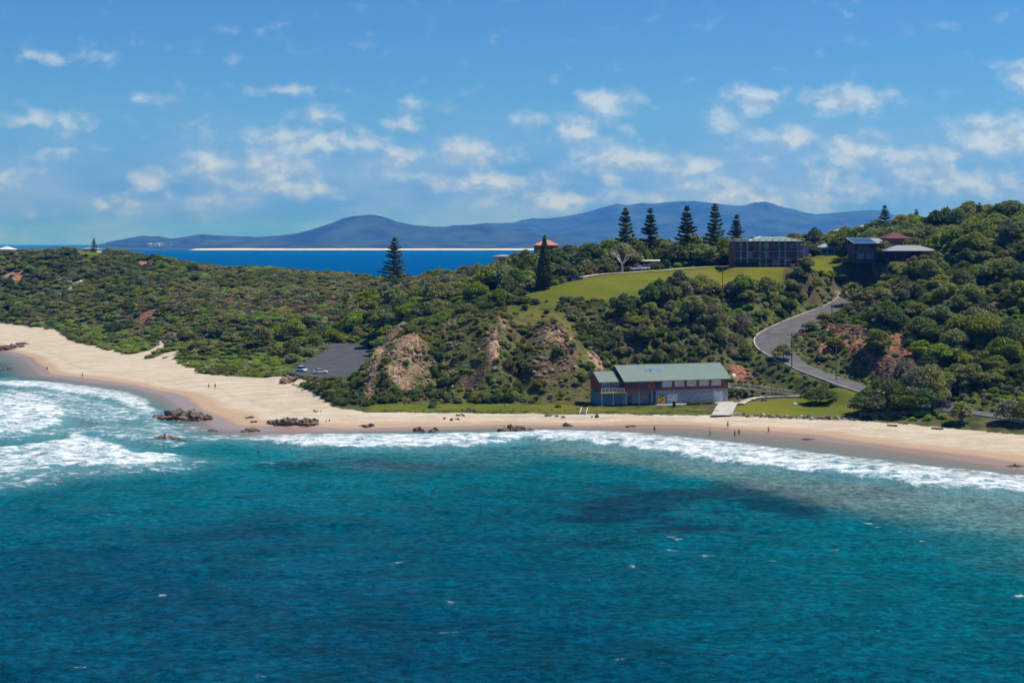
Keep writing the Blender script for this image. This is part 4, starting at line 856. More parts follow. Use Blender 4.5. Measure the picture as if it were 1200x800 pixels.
protos = bpy.data.collections.new('plant_kinds')      # source meshes for the uncountable cover, never linked to the scene
ORDER = []
for kd in TREES + SHRUBS:
    for cm, tm in PROTO[kd]:
        o = bpy.data.objects.new('plant_%02d' % len(ORDER), cm); protos.objects.link(o); ORDER.append(kd)
def instancer(name, label, x, y, z, idx, s, sz, coll=None, wide=None):
    me = bpy.data.meshes.new(name); n = len(x); me.vertices.add(n); me.vertices.foreach_set('co', np.stack([x, y, z], 1).astype(np.float32).ravel())
    a = me.attributes.new('idx', 'INT', 'POINT'); a.data.foreach_set('value', idx.astype(np.int32))
    a = me.attributes.new('scl', 'FLOAT_VECTOR', 'POINT'); a.data.foreach_set('vector', np.stack([s * (1 if wide is None else wide), s * (1 if wide is None else wide), s * sz], 1).astype(np.float32).ravel())
    a = me.attributes.new('rot', 'FLOAT_VECTOR', 'POINT'); a.data.foreach_set('vector', np.stack([(rng.random(n) - .5) * .3, (rng.random(n) - .5) * .3, rng.random(n) * 6.283], 1).astype(np.float32).ravel())
    ng = bpy.data.node_groups.new(name, 'GeometryNodeTree')
    ng.interface.new_socket('Geometry', in_out='INPUT', socket_type='NodeSocketGeometry'); ng.interface.new_socket('Geometry', in_out='OUTPUT', socket_type='NodeSocketGeometry')
    N = ng.nodes; gi = N.new('NodeGroupInput'); go = N.new('NodeGroupOutput'); ip = N.new('GeometryNodeInstanceOnPoints'); ci = N.new('GeometryNodeCollectionInfo')
    ci.inputs['Collection'].default_value = coll or protos; ci.inputs['Separate Children'].default_value = True; ci.inputs['Reset Children'].default_value = True
    def na(nm, ty):
        q = N.new('GeometryNodeInputNamedAttribute'); q.data_type = ty; q.inputs['Name'].default_value = nm; return q.outputs['Attribute']
    lk = ng.links.new
    lk(gi.outputs[0], ip.inputs['Points']); lk(ci.outputs[0], ip.inputs['Instance']); ip.inputs['Pick Instance'].default_value = True
    lk(na('idx', 'INT'), ip.inputs['Instance Index']); lk(na('scl', 'FLOAT_VECTOR'), ip.inputs['Scale']); lk(na('rot', 'FLOAT_VECTOR'), ip.inputs['Rotation']); lk(ip.outputs[0], go.inputs[0])
    o = link(name, me); md = o.modifiers.new('scatter', 'NODES'); md.node_group = ng
    tag(o, label, kind='stuff'); return o

def SIZE(q, a, b): return 'small ' if q < a else ('large ' if q > b else '')
def grow():
    def split(x, y, z, kind, s, names, top):
        u = np.abs(x / y * F); vis = (u < 600) & (y < 800)
        nom = np.array([7, 7.5, 6, 6.5] if names is TREES else [3.2, 3.2, 3, 3.2, 3, .5])[kind]
        app = np.where(vis, s * nom / y, 0) * (1 + .15 * rng.random(len(x)))
        order = np.argsort(-app); ind = order[:top]; rest = order[top:]
        return ind, rest
    x, y, z, k, s = tree_points()
    ind, rest = split(x, y, z, k, s, TREES, 285)
    for i in ind:
        kd = TREES[k[i]]; cm, tm = PROTO[kd][random.randrange(len(PROTO[kd]))]; q = float(s[i]); zo = zone(x[i], y[i])
        plant({'evergreen': 'evergreen_tree', 'spreading': 'spreading_tree', 'she_oak': 'she_oak', 'olive_tree': 'bushy_tree'}[kd], SIZE(q, .75, .95) + LOOK[kd] + ' ' + zo, cm, tm, (x[i], y[i], z[i] - .3 * q), (q * random.uniform(.9, 1.15), q * random.uniform(.9, 1.15), q * random.uniform(.85, 1.15)), random.random() * 6.28, 'trees ' + zo)
    st = np.concatenate([[0], np.cumsum([len(PROTO[kd]) for kd in TREES + SHRUBS])])
    def pick(kind, names, off):
        nv = np.array([len(PROTO[kd]) for kd in names]); return np.array([st[off + a] for a in kind]) + (rng.random(len(kind)) * nv[kind]).astype(int)
    instancer('bushland', 'dense coastal bush of mixed green trees covering the ridges', x[rest], y[rest], z[rest] - .5, pick(k[rest], TREES, 0), s[rest], .8)
    x, y, z, k, s = shrub_points()
    ind, rest = split(x, y, z, k, s, SHRUBS, 280)
    for i in ind:
        kd = SHRUBS[k[i]]; cm, tm = PROTO[kd][random.randrange(len(PROTO[kd]))]; q = float(s[i]); zo = zone(x[i], y[i])
        o = link(kd, cm, None, None, (x[i], y[i], z[i] - .15)); o.scale = (q, q, q * random.uniform(.8, 1.1)); o.rotation_euler = (0, 0, random.random() * 6.28); tag(o, SIZE(q, .7, .95) + LOOK[kd] + ' ' + zo, 'shrub', 'shrubs ' + zo)
    instancer('scrub', 'low coastal scrub and heath covering the slopes', x[rest], y[rest], z[rest] - .2, pick(k[rest], SHRUBS, len(TREES)), s[rest], np.where((x[rest] < -5) & (y[rest] > 430), .62, .85), None, np.where((x[rest] < -5) & (y[rest] > 430), 1.3, 1.0))
    print('plants', len(rest))
grow()

# trees that stand out one by one
def at(u, v, Y=None):
    if Y is None: return hit(u, v)
    x = (u - 600) / F * Y; return (x, Y, ground(x, Y))
NP = [norfolk(21, 12.5, 41), norfolk(21, 11.5, 42, 16), norfolk(12, 6.5, 43, 10), norfolk(20, 13, 44, 15, .03)]
for (u, Y, top, q, lab) in [(733, 515, 241, 0, 'tall dark Norfolk pine beside the pale bare-limbed tree'), (762, 522, 243, 1, 'tall Norfolk pine directly behind the small brown shelter'), (805, 520, 240, 1, 'tall Norfolk pine between the brown shelter and the pale gravel track end'),
        (838, 512, 236, 0, 'tallest straight Norfolk pine at the end of the gravel track'), (863, 560, 251, 1, 'shorter Norfolk pine behind the scaffolded building'), (462, 690, 277, 3, 'lone broad Norfolk pine against the blue bay'), (110, 875, 278, 2, 'small lone pine beside the white house on the grassy headland'),
        (1037, 620, 240, 3, 'dark broad pine on the skyline above the modern house'), (1074, 640, 244, 2, 'narrow pointed pine on the skyline above the grey-roofed house'), (1068, 645, 250, 2, 'smaller pointed pine beside the narrow skyline pine'), (1117, 600, 244, 2, 'small conical pine on the hilltop ridge'), (1148, 560, 236, 2, 'thin sparse pine beside the large hilltop fig')]:
    x, y, z = at(u, 0, Y); h = HC + (HV - top) / F * Y - z; me, mt = NP[q]; nom = (21, 21, 12, 20)[q]; s = h / nom
    plant('norfolk_pine', lab, me, mt, (x, y, z), (s * (1.0 if q != 3 else 1.12) * random.uniform(.9, 1.12),) * 2 + (s,), random.random() * 6, 'pines on the headlands')
me, mt = cone_tree(16, 5.0, 51); x, y, z = at(638, 0, 462); h = HC + (HV - 275) / F * y - z
plant('cypress_tree', 'dark narrow conical cypress at the edge of the lawn', me, mt, (x, y, z), (h / 16,) * 3)
PA = pandanus(11, 8.5, 61, 34), pandanus(6.5, 5.6, 62, 26)
x, y, z = at(1000, 0, 478); plant('pandanus', 'large round pandanus clump below the modern house', *PA[0], (x, y, z - .2), (1, 1, 1))
x, y, z = at(1127, 496); plant('pandanus', 'round spiky pandanus at the edge of the beach', *PA[1], (x, y, z - .2), (1, 1, 1))
x, y, z = at(935, 0, 480); plant('pandanus', 'small pandanus beside the scaffolded building', *PA[1], (x, y, z - .2), (.8, .8, .9))
def one(kd, var, u, v, h, w, name, label, group=None, Y=None):
    nom = {'evergreen': (7, 7), 'spreading': (7, 8), 'she_oak': (7, 5.4), 'olive_tree': (6.5, 7), 'green_shrub': (2.3, 3.6), 'dark_shrub': (2.8, 3.6)}[kd]
    x, y, z = at(u, v, Y); cm, tm = PROTO[kd][var % len(PROTO[kd])]
    return plant(name, label, cm, tm, (x, y, z - .2), (w / nom[1], w / nom[1], h / nom[0]), random.random() * 6.28, group)
one('evergreen', 0, 961, 473, 4.6, 9.0, 'fig_tree', 'low spreading fig tree standing on the beach lawn')
BT = 'trees at the back of the eastern beach'
for (kd, u, v, h, w, lab) in [('evergreen', 1018, 484, 6.5, 8, 'dark leafy tree beside the yellow road sign at the lawn edge'), ('evergreen', 1045, 484, 8.5, 9, 'dense dark green tree behind the timber beach fence'), ('evergreen', 1033, 481, 8.0, 8, 'dark green tree between the lawn edge tree and the fence tree'), ('she_oak', 1072, 480, 11, 9, 'tall grey she-oak behind the timber beach fence'),
        ('she_oak', 1092, 480, 11.5, 9, 'tall wispy she-oak beside the beach road power pole'), ('she_oak', 1062, 474, 12, 9, 'grey she-oak nearest the brown road cutting'), ('she_oak', 1183, 495, 5.6, 8, 'grey spreading she-oak shrub by the beach road kerb'), ('she_oak', 1200, 497, 5.6, 6, 'grey she-oak at the far end of the beach road')]:
    one(kd, random.randrange(3), u, v, h, w, 'evergreen_tree' if kd == 'evergreen' else 'she_oak', lab, BT)
for (u, Y, h, w) in [(772, 436, 4.2, 4.5), (790, 437, 5.0, 5), (803, 441, 5.8, 5.5), (815, 446, 6.2, 5), (826, 448, 5.4, 5), (838, 452, 4.6, 5), (858, 452, 5.2, 6), (876, 455, 5.0, 6)]:
    one('she_oak', random.randrange(2), u, 0, h, w, 'she_oak', 'grey green she-oak rising in front of the lawn edge', 'she-oaks along the lower lawn edge', Y=Y)
for (u, v, h, w, lab) in [(1010, 487, 5, 6, 'low dark tree at the end of the boulder row'), (1028, 487.5, 5.5, 7, 'low dark tree behind the first fence posts'), (1058, 486, 7, 8, 'dark tree in the middle of the timber beach fence'), (1085, 485, 6.5, 7.5, 'dark tree near the end of the timber beach fence')]:
    one('evergreen', random.randrange(3), u, v, h, w, 'evergreen_tree', lab, BT)
one('she_oak', 1, 918, 432, 5.5, 6.5, 'she_oak', 'thin grey tree leaning over the bend of the road', Y=404)
one('she_oak', 0, 952, 388, 3.4, 6, 'she_oak', 'small grey bush on the inside verge of the road bend')
one('evergreen', 2, 1182, 0, 9.5, 13, 'fig_tree', 'large dark fig crowning the right-hand hilltop', Y=520)
x, y, z = at(729, 0, 494)
def bare_tree():
    r = np.random.default_rng(5); parts = [tube([(0, 0, -.4), (.05, 0, 1.5), (0, .1, 2.8)], [.42, .34, .3])]; tips = []
    for i in range(6):
        a = i * 1.05; d = np.array([math.cos(a), math.sin(a) * .8, 0]); e1 = np.array([0, 0, 2.7]) + d * (1.5 + r.random()) + np.array([0, 0, 1.6 + r.random()]); parts.append(tube([(0, 0, 2.5), (np.array([0, 0, 2.6]) + e1) / 2 + d * .3, e1], [.24, .19, .13]))
        for k in range(4):
            e2 = e1 + d * (.7 + r.random()) + r.normal(size=3) * .7 + np.array([0, 0, .9]); parts.append(tube([e1, e2], [.1, .03], 4)); tips.append((*e2, .8, .8, .5))
    V, Fc = join(parts); mt = mesh_np('trunk', V, Fc, smooth=True); mt.materials.append(M['bark_pale'])
    return crown('crown', tips, 260, .34, 'heath', 9), mt
plant('bare_tree', 'pale bare-limbed tree beside the gravel track', *bare_tree(), (x, y, z), (1.15,) * 3)

def scree():
    """broken rock lying on the bare faces"""
    rk = bpy.data.collections.new('scree_kinds'); mats = [plain('cliff_stone', (.20, .14, .095), .9, .1, .3), plain('pale_cliff_stone', (.28, .20, .14), .9, .1, .3), plain('red_cliff_stone', (.20, .11, .075), .9, .1, .35)]
    for i in range(6):
        r = np.random.default_rng(90 + i); bm = bmesh.new(); bmesh.ops.create_icosphere(bm, subdivisions=2, radius=.6)
        for v in bm.verts: v.co *= 1 + (r.random() - .5) * .55; v.co.z *= .7
        me = bpy.data.meshes.new('stone'); bm.to_mesh(me); bm.free(); me.materials.append(mats[i // 2]); rk.objects.link(bpy.data.objects.new('stone_%d' % i, me))
    X = rng.random(90000) * 260 - 110; Y = 360 + rng.random(90000) * 90; d = MR.at(X, Y, rock); k = (d > .22) & (rng.random(len(X)) < d ** 1.2 * np.where(X > 60, .36, .42)) & (roaddist(X, Y) > .6); X, Y = X[k], Y[k]
    red = X > 60; n = len(X); idx = np.where(red, 4 + (rng.random(n) * 2).astype(int), (rng.random(n) * 4).astype(int)); print('scree', n)
    instancer('scree', 'broken tan and red rock littering the bare cliff faces', X, Y, HR.at(X, Y) + .05, idx, .25 + 1.1 * rng.random(n) ** 2.5, 1.0, rk)
scree()

# ------------------------------------------------------------------ built things
class MB:
    def __init__(s): s.v = []; s.f = []
    def add(s, vs, fs):
        o = len(s.v); s.v += [tuple(map(float, v)) for v in vs]; s.f += [tuple(i + o for i in f) for f in fs]; return s
    def box(s, x0, x1, y0, y1, z0, z1):
        return s.add([(x, y, z) for z in (z0, z1) for y in (y0, y1) for x in (x0, x1)], [(0, 2, 3, 1), (4, 5, 7, 6), (0, 1, 5, 4), (2, 6, 7, 3), (0, 4, 6, 2), (1, 3, 7, 5)])
    def bar(s, a, b, r, seg=6, r2=None):
        V, Fc = tube([a, b], [r, r if r2 is None else r2], seg); n = len(V)
        s.add(V, [tuple(f) for f in Fc] + [tuple(range(seg))[::-1], tuple(range(n - seg, n))]); return s
    def prism(s, prof, x0, x1):
        """profile in (y, z), extruded along x"""
        n = len(prof); V = [(x0, y, z) for y, z in prof] + [(x1, y, z) for y, z in prof]
        return s.add(V, [tuple(range(n))[::-1], tuple(range(n, 2 * n))] + [(i, (i + 1) % n, n + (i + 1) % n, n + i) for i in range(n)])
    def wall(s, x0, x1, z0, z1, y, th, holes):
        """front wall with real openings: holes are (x0, x1, z0, z1)"""
        xs = sorted({x0, x1, *[h[0] for h in holes], *[h[1] for h in holes]}); zs = sorted({z0, z1, *[h[2] for h in holes], *[h[3] for h in holes]})
        for i in range(len(xs) - 1):
            for j in range(len(zs) - 1):
                cx, cz = (xs[i] + xs[i + 1]) / 2, (zs[j] + zs[j + 1]) / 2
                if not any(h[0] < cx < h[1] and h[2] < cz < h[3] for h in holes): s.box(xs[i], xs[i + 1], y, y + th, zs[j], zs[j + 1])
        return s
    def build(s, name, mat, parent=None, label=None, smooth=False):
        me = bpy.data.meshes.new(name); me.from_pydata(s.v, [], s.f); me.update()
        bm = bmesh.new(); bm.from_mesh(me); bmesh.ops.remove_doubles(bm, verts=bm.verts[:], dist=1e-4); bmesh.ops.recalc_face_normals(bm, faces=bm.faces[:]); bm.to_mesh(me); bm.free()
        if smooth:
            for p in me.polygons: p.use_smooth = True
        o = link(name, me, M[mat] if isinstance(mat, str) else mat, parent)
        if label: o['label'] = label
        return o
def B(*a): return MB().box(*a)
def roof_mat(name, col, pitch=.35):
    m, t, b = new_mat(name); tc = t.new('ShaderNodeTexCoord').outputs['Object']; x = t.sep(tc)[0]
    n = t.noise(tc, .5, 4); c = t.mix(t.smooth(n, .3, .7), tuple(q * .95 for q in col), tuple(q * 1.05 for q in col))
    sw = t.math('ABSOLUTE', t.math('SINE', t.math('MULTIPLY', x, math.pi / pitch)))
    c = t.mul(c, t.mix(t.smooth(sw, .0, .25), (.8, .8, .8), (1, 1, 1))); t.put(b.inputs['Base Color'], c); b.inputs['Roughness'].default_value = .6; b.inputs['Specular IOR Level'].default_value = .15
    bp = t.new('ShaderNodeBump'); bp.inputs['Strength'].default_value = .4; bp.inputs['Distance'].default_value = .05; t.put(bp.inputs['Height'], sw); t.put(b.inputs['Normal'], bp.outputs[0]); return m
def boards(name, col, pitch=.2, axis=2, depth=.03):
    m, t, b = new_mat(name); tc = t.new('ShaderNodeTexCoord').outputs['Object']; z = t.sep(tc)[axis]
    f = t.math('FRACT', t.math('DIVIDE', z, pitch)); n = t.noise(tc, 1.2, 4); cell = t.noise(t.comb(0, 0, t.math('FLOOR', t.math('DIVIDE', z, pitch))), 3.1, 1)
    c = t.mix(t.smooth(n, .3, .7), tuple(q * .8 for q in col), tuple(q * 1.15 for q in col)); c = t.mul(c, t.mix(cell, (.75, .75, .75), (1.2, 1.2, 1.2))); c = t.mul(c, t.mix(t.smooth(f, .0, .1), (.55, .55, .55), (1, 1, 1)))
    t.put(b.inputs['Base Color'], c); b.inputs['Roughness'].default_value = .8; b.inputs['Specular IOR Level'].default_value = .2; return m
M['green_roof'] = roof_mat('green_roof', (.165, .222, .185)); M['green_trim'] = plain('green_trim', (.26, .34, .28), .5, .3, .06); M['red_board'] = boards('red_board', (.25, .08, .05)); M['block'] = boards('grey_block', (.30, .32, .36), .2); M['shutter'] = boards('white_shutter', (.66, .62, .60), .12)
M['glass'] = plain('dark_glass', (.02, .025, .035), .08, .6, .1); M['blue_glass'] = plain('blue_glass', (.13, .21, .26), .1, .6, .15); M['teal_wall'] = plain('teal_wall', (.10, .20, .25), .6, .3, .2); M['white'] = plain('white_paint', (.72, .71, .69), .5, .35, .05); M['pale_blue'] = plain('pale_blue_post', (.42, .53, .58), .5, .3, .05)
M['timber'] = plain('weathered_timber', (.21, .155, .11), .9, .1, .2); M['grey_timber'] = plain('grey_timber', (.30, .275, .24), .9, .1, .2); M['yellow'] = plain('yellow_paint', (.75, .50, .06), .5, .3, .05); M['red'] = plain('red_paint', (.42, .035, .02), .5, .3, .05); M['black'] = plain('black_plastic', (.02, .02, .022), .5, .3, .1); M['blue_mark'] = plain('faded_blue_paint', (.07, .19, .36), .7, .2, .3, 1.5)
M['dark_blue_mark'] = plain('dark_blue_paint', (.035, .09, .19), .7, .2, .3, 1.5)
M['steel'] = plain('galvanised_steel', (.42, .43, .44), .4, .5, .1); M['dark_wall'] = plain('dark_wall', (.05, .052, .06), .7, .3, .15); M['brick'] = boards('brown_brick', (.24, .12, .075), .09); M['red_brick'] = plain('red_brick', (.38, .12, .06), .8, .2, .15); M['tile_red'] = roof_mat('terracotta_tile', (.55, .22, .14), .3); M['tile_dark'] = roof_mat('dark_red_tile', (.13, .05, .045), .3)
M['iron'] = roof_mat('grey_iron_roof', (.27, .285, .30), .4); M['solar'] = plain('solar_panel', (.03, .06, .14), .15, .6, .1); M['cream'] = plain('cream_wall', (.52, .48, .42), .7, .2, .08); M['rust'] = plain('rusty_tube', (.20, .12, .08), .7, .3, .25); M['slab'] = plain('bare_slab', (.33, .29, .26), .85, .2, .15); M['purple_sheet'] = plain('mauve_sheet', (.22, .22, .34), .7, .2, .1); M['net'] = plain('shade_cloth', (.015, .035, .04), .9, .1, .1)
M['pole'] = plain('pole_timber', (.17, .155, .14), .9, .1, .12); M['rubber'] = plain('tyre_rubber', (.015, .015, .016), .8, .2, .1); M['rim'] = plain('alloy_rim', (.45, .46, .47), .35, .6, .05); M['lamp_white'] = plain('lamp_glass', (.7, .7, .68), .15, .6, .02); M['lamp_red'] = plain('lamp_red', (.35, .02, .02), .2, .5, .02)
M['car_white'] = plain('white_car_paint', (.78, .78, .77), .25, .5, .02); M['car_blue'] = plain('blue_car_paint', (.012, .035, .16), .22, .5, .03)

def surf_club():
    o = thing('beach_club', 'two-storey red and grey surf club with green gabled roof behind the beach', 'building', (*CLUB_O, 3.1), CLUB_A)
    wl = MB().wall(8.5, 29, 0, 3.6, 0, .25, [(11.8, 14.7, .02, 2.55), (24.9, 27.8, .02, 2.9)]).box(8.5, 8.75, .25, 11.75, 0, 3.6).box(28.75, 29, .25, 11.75, 0, 3.6).box(0, 29, 11.75, 12, 0, 3.6).box(0, 8.5, 2.6, 2.85, 0, 3.6).box(0, .25, 2.85, 11.75, 0, 3.6).build('lower_wall', 'block', o, 'grey block ground floor')
    up = MB().wall(0, 29, 3.6, 6.45, -.12, .25, [(.5, 3.1, 4.4, 6.15), (3.6, 6.2, 4.4, 6.15)] + [(c - 1.42, c + 1.42, 4.45, 6.28) for c in (11.6, 15.1, 18.6, 22.1, 25.6)] + [(8.2, 9.6, 4.0, 6.1)])
    up.prism([(-.12, 3.62), (12.1, 3.62), (12.1, 6.4), (6, 9.55), (-.12, 6.4)], .02, .25).prism([(-.12, 3.62), (12.1, 3.62), (12.1, 6.4), (6, 9.55), (-.12, 6.4)], 28.75, 28.98).box(.25, 28.75, 11.87, 12.1, 3.6, 6.4)
    up.build('upper_wall', 'red_board', o, 'dark red weatherboard upper storey')
    B(.1, 28.9, .2, 11.8, 3.45, 3.58).build('floor', 'slab', o)
    for c in (11.6, 15.1, 18.6, 22.1, 25.6):
        s = B(c - 1.42, c + 1.42, .0, .06, 4.45, 6.28).build('shutter', 'shutter', o); B(c - 1.42, c + 1.42, -.05, 0, 4.45, 4.53).build('bottom_rail', 'white', s)
    for x0 in (.5, 3.6):
        w = B(x0, x0 + 2.6, .04, .08, 4.4, 6.15).build('window', 'glass', o); MB().box(x0 + 1.27, x0 + 1.33, -.02, .04, 4.4, 6.15).box(x0, x0 + 2.6, -.02, .04, 5.55, 5.6).build('mullion', 'dark_wall', w)
    B(8.2, 9.6, .04, .08, 4.0, 6.1).build('louvre_panel', 'dark_wall', o)
    for (a, b, h) in ((11.8, 14.7, 2.55), (24.9, 27.8, 2.9)): B(a, b, .1, .16, .02, h).build('roller_door', 'shutter', o, 'white roller door')
    d = B(1.6, 2.7, 2.5, 2.58, 0, 2.2).build('door', 'glass', o); B(2.5, 2.58, 2.42, 2.5, 1, 1.15).build('handle', 'steel', d)
    B(3.3, 5.2, 2.52, 2.6, .9, 2.4).build('window', 'blue_glass', o); B(5.6, 8.0, 2.52, 2.6, .9, 2.4).build('window', 'blue_glass', o)
    for x in (.2, 3.8, 7.4): MB().bar((x, .1, 0), (x, .1, 3.6), .11, 8).build('post', 'pale_blue', o)
    rf = MB().prism([(-1.0, 6.16), (-1.0, 6.30), (6, 9.94), (13, 6.30), (13, 6.16), (6, 9.78)], -.7, 29.5).build('roof', 'green_roof', o, 'long pale green corrugated iron roof')
    B(-.75, 29.56, 5.86, 6.14, 9.88, 9.98).build('ridge_cap', 'green_trim', rf); B(-.7, 29.5, -1.16, -1.02, 6.10, 6.28).build('gutter', 'green_trim', rf)
    for x in (-.78, 29.5): MB().prism([(-1.0, 6.10), (-1.0, 6.36), (6, 10.0), (13, 6.36), (13, 6.10), (6, 9.74)], x, x + .08).build('barge_board', 'green_trim', rf)
    sl = 3.64 / 7.0
    def rz(y): return 6.30 + (y + 1.0) * sl + .02
    rnd = random.Random(4)
    for i, x in enumerate((6.7, 7.9, 9.2, 10.4)):      # faded, unreadable blue characters painted on the iron
        mk = MB()
        for (a, b, c, d_) in [[(0, .9, 1.15, 1.35), (.1, .4, 0, 1.15), (.5, .85, .3, 1.15)], [(0, .3, 0, 1.35), (.3, .9, .5, .85), (.6, .9, .85, 1.35)], [(0, .95, 1.0, 1.35), (0, .35, .2, 1.0), (.35, .95, .2, .5)], [(0, .3, .1, 1.35), (.3, .9, 1.0, 1.35), (.6, .9, .1, 1.0)]][i]:
            y0, y1 = 2.6 + c, 2.6 + d_
            mk.add([(x + a, y0, rz(y0)), (x + b, y0, rz(y0)), (x + b, y1, rz(y1)), (x + a, y1, rz(y1))], [(0, 1, 2, 3)])
        mk.build('roof_marking', 'blue_mark' if i != 1 else 'dark_blue_mark', rf)
    # left wing with balcony
    MB().box(-6.3, -.05, 2.2, 9, 0, 3.3).build('wing_lower_wall', 'teal_wall', o, 'blue green ground floor of the wing')
    wu = MB().wall(-6.3, -.02, 3.55, 6.2, 2.0, .2, [(-5.6, -3.6, 3.7, 5.9), (-3.0, -1.2, 3.7, 5.7)]).box(-6.3, -6.1, 2.2, 9, 3.55, 6.2).box(-6.3, -.02, 8.8, 9, 3.55, 6.2).prism([(2.0, 6.15), (9, 6.15), (5.5, 8.2)], -6.28, -6.1)
    wu.build('wing_upper_wall', 'red_board', o)
    B(-5.6, -3.6, 2.1, 2.14, 3.7, 5.9).build('sliding_door', 'blue_glass', o); B(-3.0, -1.2, 2.1, 2.14, 3.7, 5.7).build('window', 'blue_glass', o)
    for (a, b, t_) in ((-5.6, -3.6, 5.9), (-3.0, -1.2, 5.7)): MB().box(a - .08, a, 1.94, 2.1, 3.62, t_).box(b, b + .08, 1.94, 2.1, 3.62, t_).box(a, b, 1.94, 2.1, t_ - .1, t_).box((a + b) / 2 - .03, (a + b) / 2 + .03, 1.98, 2.08, 3.7, t_ - .1).build('frame', 'white', o)
    wr = MB().prism([(.9, 5.96), (.9, 6.1), (5.5, 8.5), (10, 6.1), (10, 5.96), (5.5, 8.36)], -6.8, -1.0).build('wing_roof', 'green_roof', o)
    MB().prism([(.85, 5.92), (.85, 6.14), (5.5, 8.56), (10, 6.14), (10, 5.92), (5.5, 8.3)], -6.88, -6.8).build('barge_board', 'green_trim', wr)
    dk = B(-6.8, -.1, -.2, 2.0, 3.30, 3.52).build('balcony_deck', 'timber', o); B(-6.8, -.1, -.32, -.2, 3.26, 3.56).build('fascia', 'yellow', dk)
    for x in np.linspace(-6.7, -.3, 7): B(x - .04, x + .04, -.16, -.08, 3.52, 4.5).build('baluster', 'white', dk)
    B(-6.8, -.2, -.18, -.06, 4.5, 4.57).build('handrail', 'white', dk); B(-6.8, -.2, -.13, -.1, 3.6, 4.42).build('glass_panel', 'blue_glass', dk)
    for x in (-6.5, -3.4): MB().bar((x, -.05, 0), (x, -.05, 3.3), .09, 8).build('post', 'pale_blue', o)
    ds = MB().bar((29.9, -.9, 6.4), (30.3, -.9, 7.0), .04).build('dish_arm', 'steel', o)
    bm = bmesh.new(); bmesh.ops.create_cone(bm, segments=14, radius1=.55, radius2=.12, depth=.18, cap_ends=True); me = bpy.data.meshes.new('satellite_dish'); bm.to_mesh(me); bm.free()
    q = link('satellite_dish', me, M['white'], ds, (30.4, -1.0, 7.05)); q.rotation_euler = (1.2, 0, .3)
surf_club()
def zz(x, y, d=0.0): return (x, y, ground(x, y) + d)
ap = [club(8.0, -.05), club(8.0, -2.4), club(30.5, -3.0), club(33.0, -.6), club(29.4, -.05)]
flat_poly('concrete_apron', ap, lambda x, y: 3.19, M['concrete'], 'pale concrete apron along the front of the club')
rp = [club(25.0, -3.0), club(30.6, -3.05)] + [W(857, 487, 2.0), W(833, 487, 2.0)]
flat_poly('boat_ramp', rp, lambda x, y: max(ground(x, y), 2.02) + .12, M['concrete'], 'pale concrete boat ramp running down to the sand')
lb = thing('lifeguard_board', 'red and yellow chequered lifeguard board leaning on the club wall', 'sign', (*club(9.9, -.28), 3.2), CLUB_A)
B(-.95, .95, -.03, .03, 0, 2.2).build('panel', 'yellow', lb)
for (a, b) in ((-.62, .18), (.02, .78), (-.62, 1.38), (.02, 1.82)): B(a, a + .62, -.06, -.03, b, min(b + .58, 2.19)).build('square', 'red' if b < 1.8 else 'black', lb)
def bin_(u, v, label):
    x, y, z = hit(u, v); o = thing('rubbish_bin', label, 'bin', (x, y, z)); MB().bar((0, 0, 0), (0, 0, 1.25), .38, 10, .42).build('body', 'black', o); MB().bar((0, 0, 1.25), (0, 0, 1.5), .46, 10, .3).build('lid', 'black', o)
bin_(790, 477.0, 'black bin standing on the grass in front of the club')
for (lx, ln, lab) in ((16.2, 3.2, 'long low dark hedge in front of the club wall'), (20.8, 1.8, 'short low dark hedge beside the boat ramp')):
    x, y = club(lx, -3.9); r = np.random.default_rng(int(lx)); me = crown('hedge', [(i * ln / 4, 0, .25, .7, .6, .5) for i in range(5)], 500, .3, 'dark', 3); o = link('hedge', me, None, None, (x, y, ground(x, y))); o.rotation_euler = (0, 0, CLUB_A); tag(o, lab, 'hedge')

def walkway():
    o = thing('timber_walkway', 'dark timber ramp and railing descending from the club to the footpath', 'walkway', (0, 0, 0))
    a = np.array([*club(29.3, 6.0), 6.5]); b = np.array([*club(37, 8), 6.6]); c = np.array([*W(872, 456, 6.2), 6.2]); e = np.array([*W(930, 462.5, 3.8), 3.9])
    c = np.array([*W(874, 455, 5.9), 5.9])
    pts = [a, (a + c) / 2 + np.array([0, 1.0, 0]), c, (c + e) / 2, e]
    for p, q in zip(pts[:-1], pts[1:]):
        d = q - p; n = np.array([-d[1], d[0], 0]); n /= np.linalg.norm(n); w = n * .9
        MB().add([p - w, p + w, q + w, q - w] + [v - np.array([0, 0, .18]) for v in (p - w, p + w, q + w, q - w)], [(0, 1, 2, 3), (7, 6, 5, 4), (0, 3, 7, 4), (1, 5, 6, 2), (0, 4, 5, 1), (3, 2, 6, 7)]).build('deck', 'grey_timber', o)
        for s_ in (-1, 1):
            for h in (.55, 1.05): MB().bar(p + w * s_ + (0, 0, h), q + w * s_ + (0, 0, h), .05, 4).build('rail', 'grey_timber', o)
            L = np.linalg.norm(d); k = max(1, int(L / 2.4))
            for i in range(k + (q is pts[-1])):
                r_ = p + d * i / k + w * s_; g = ground(r_[0], r_[1]) - .3; MB().bar((r_[0], r_[1], min(g, r_[2] - .4)), (r_[0], r_[1], r_[2] + 1.1), .075, 5).build('post', 'timber', o)
        if p is not pts[-2]:
            m = MB().add([p - w * .9 - (0, 0, .2), q - w * .9 - (0, 0, .2), (*(q - w * .9)[:2], ground(q[0], q[1]) - .2), (*(p - w * .9)[:2], ground(p[0], p[1]) - .2)], [(0, 1, 2, 3)])
walkway()

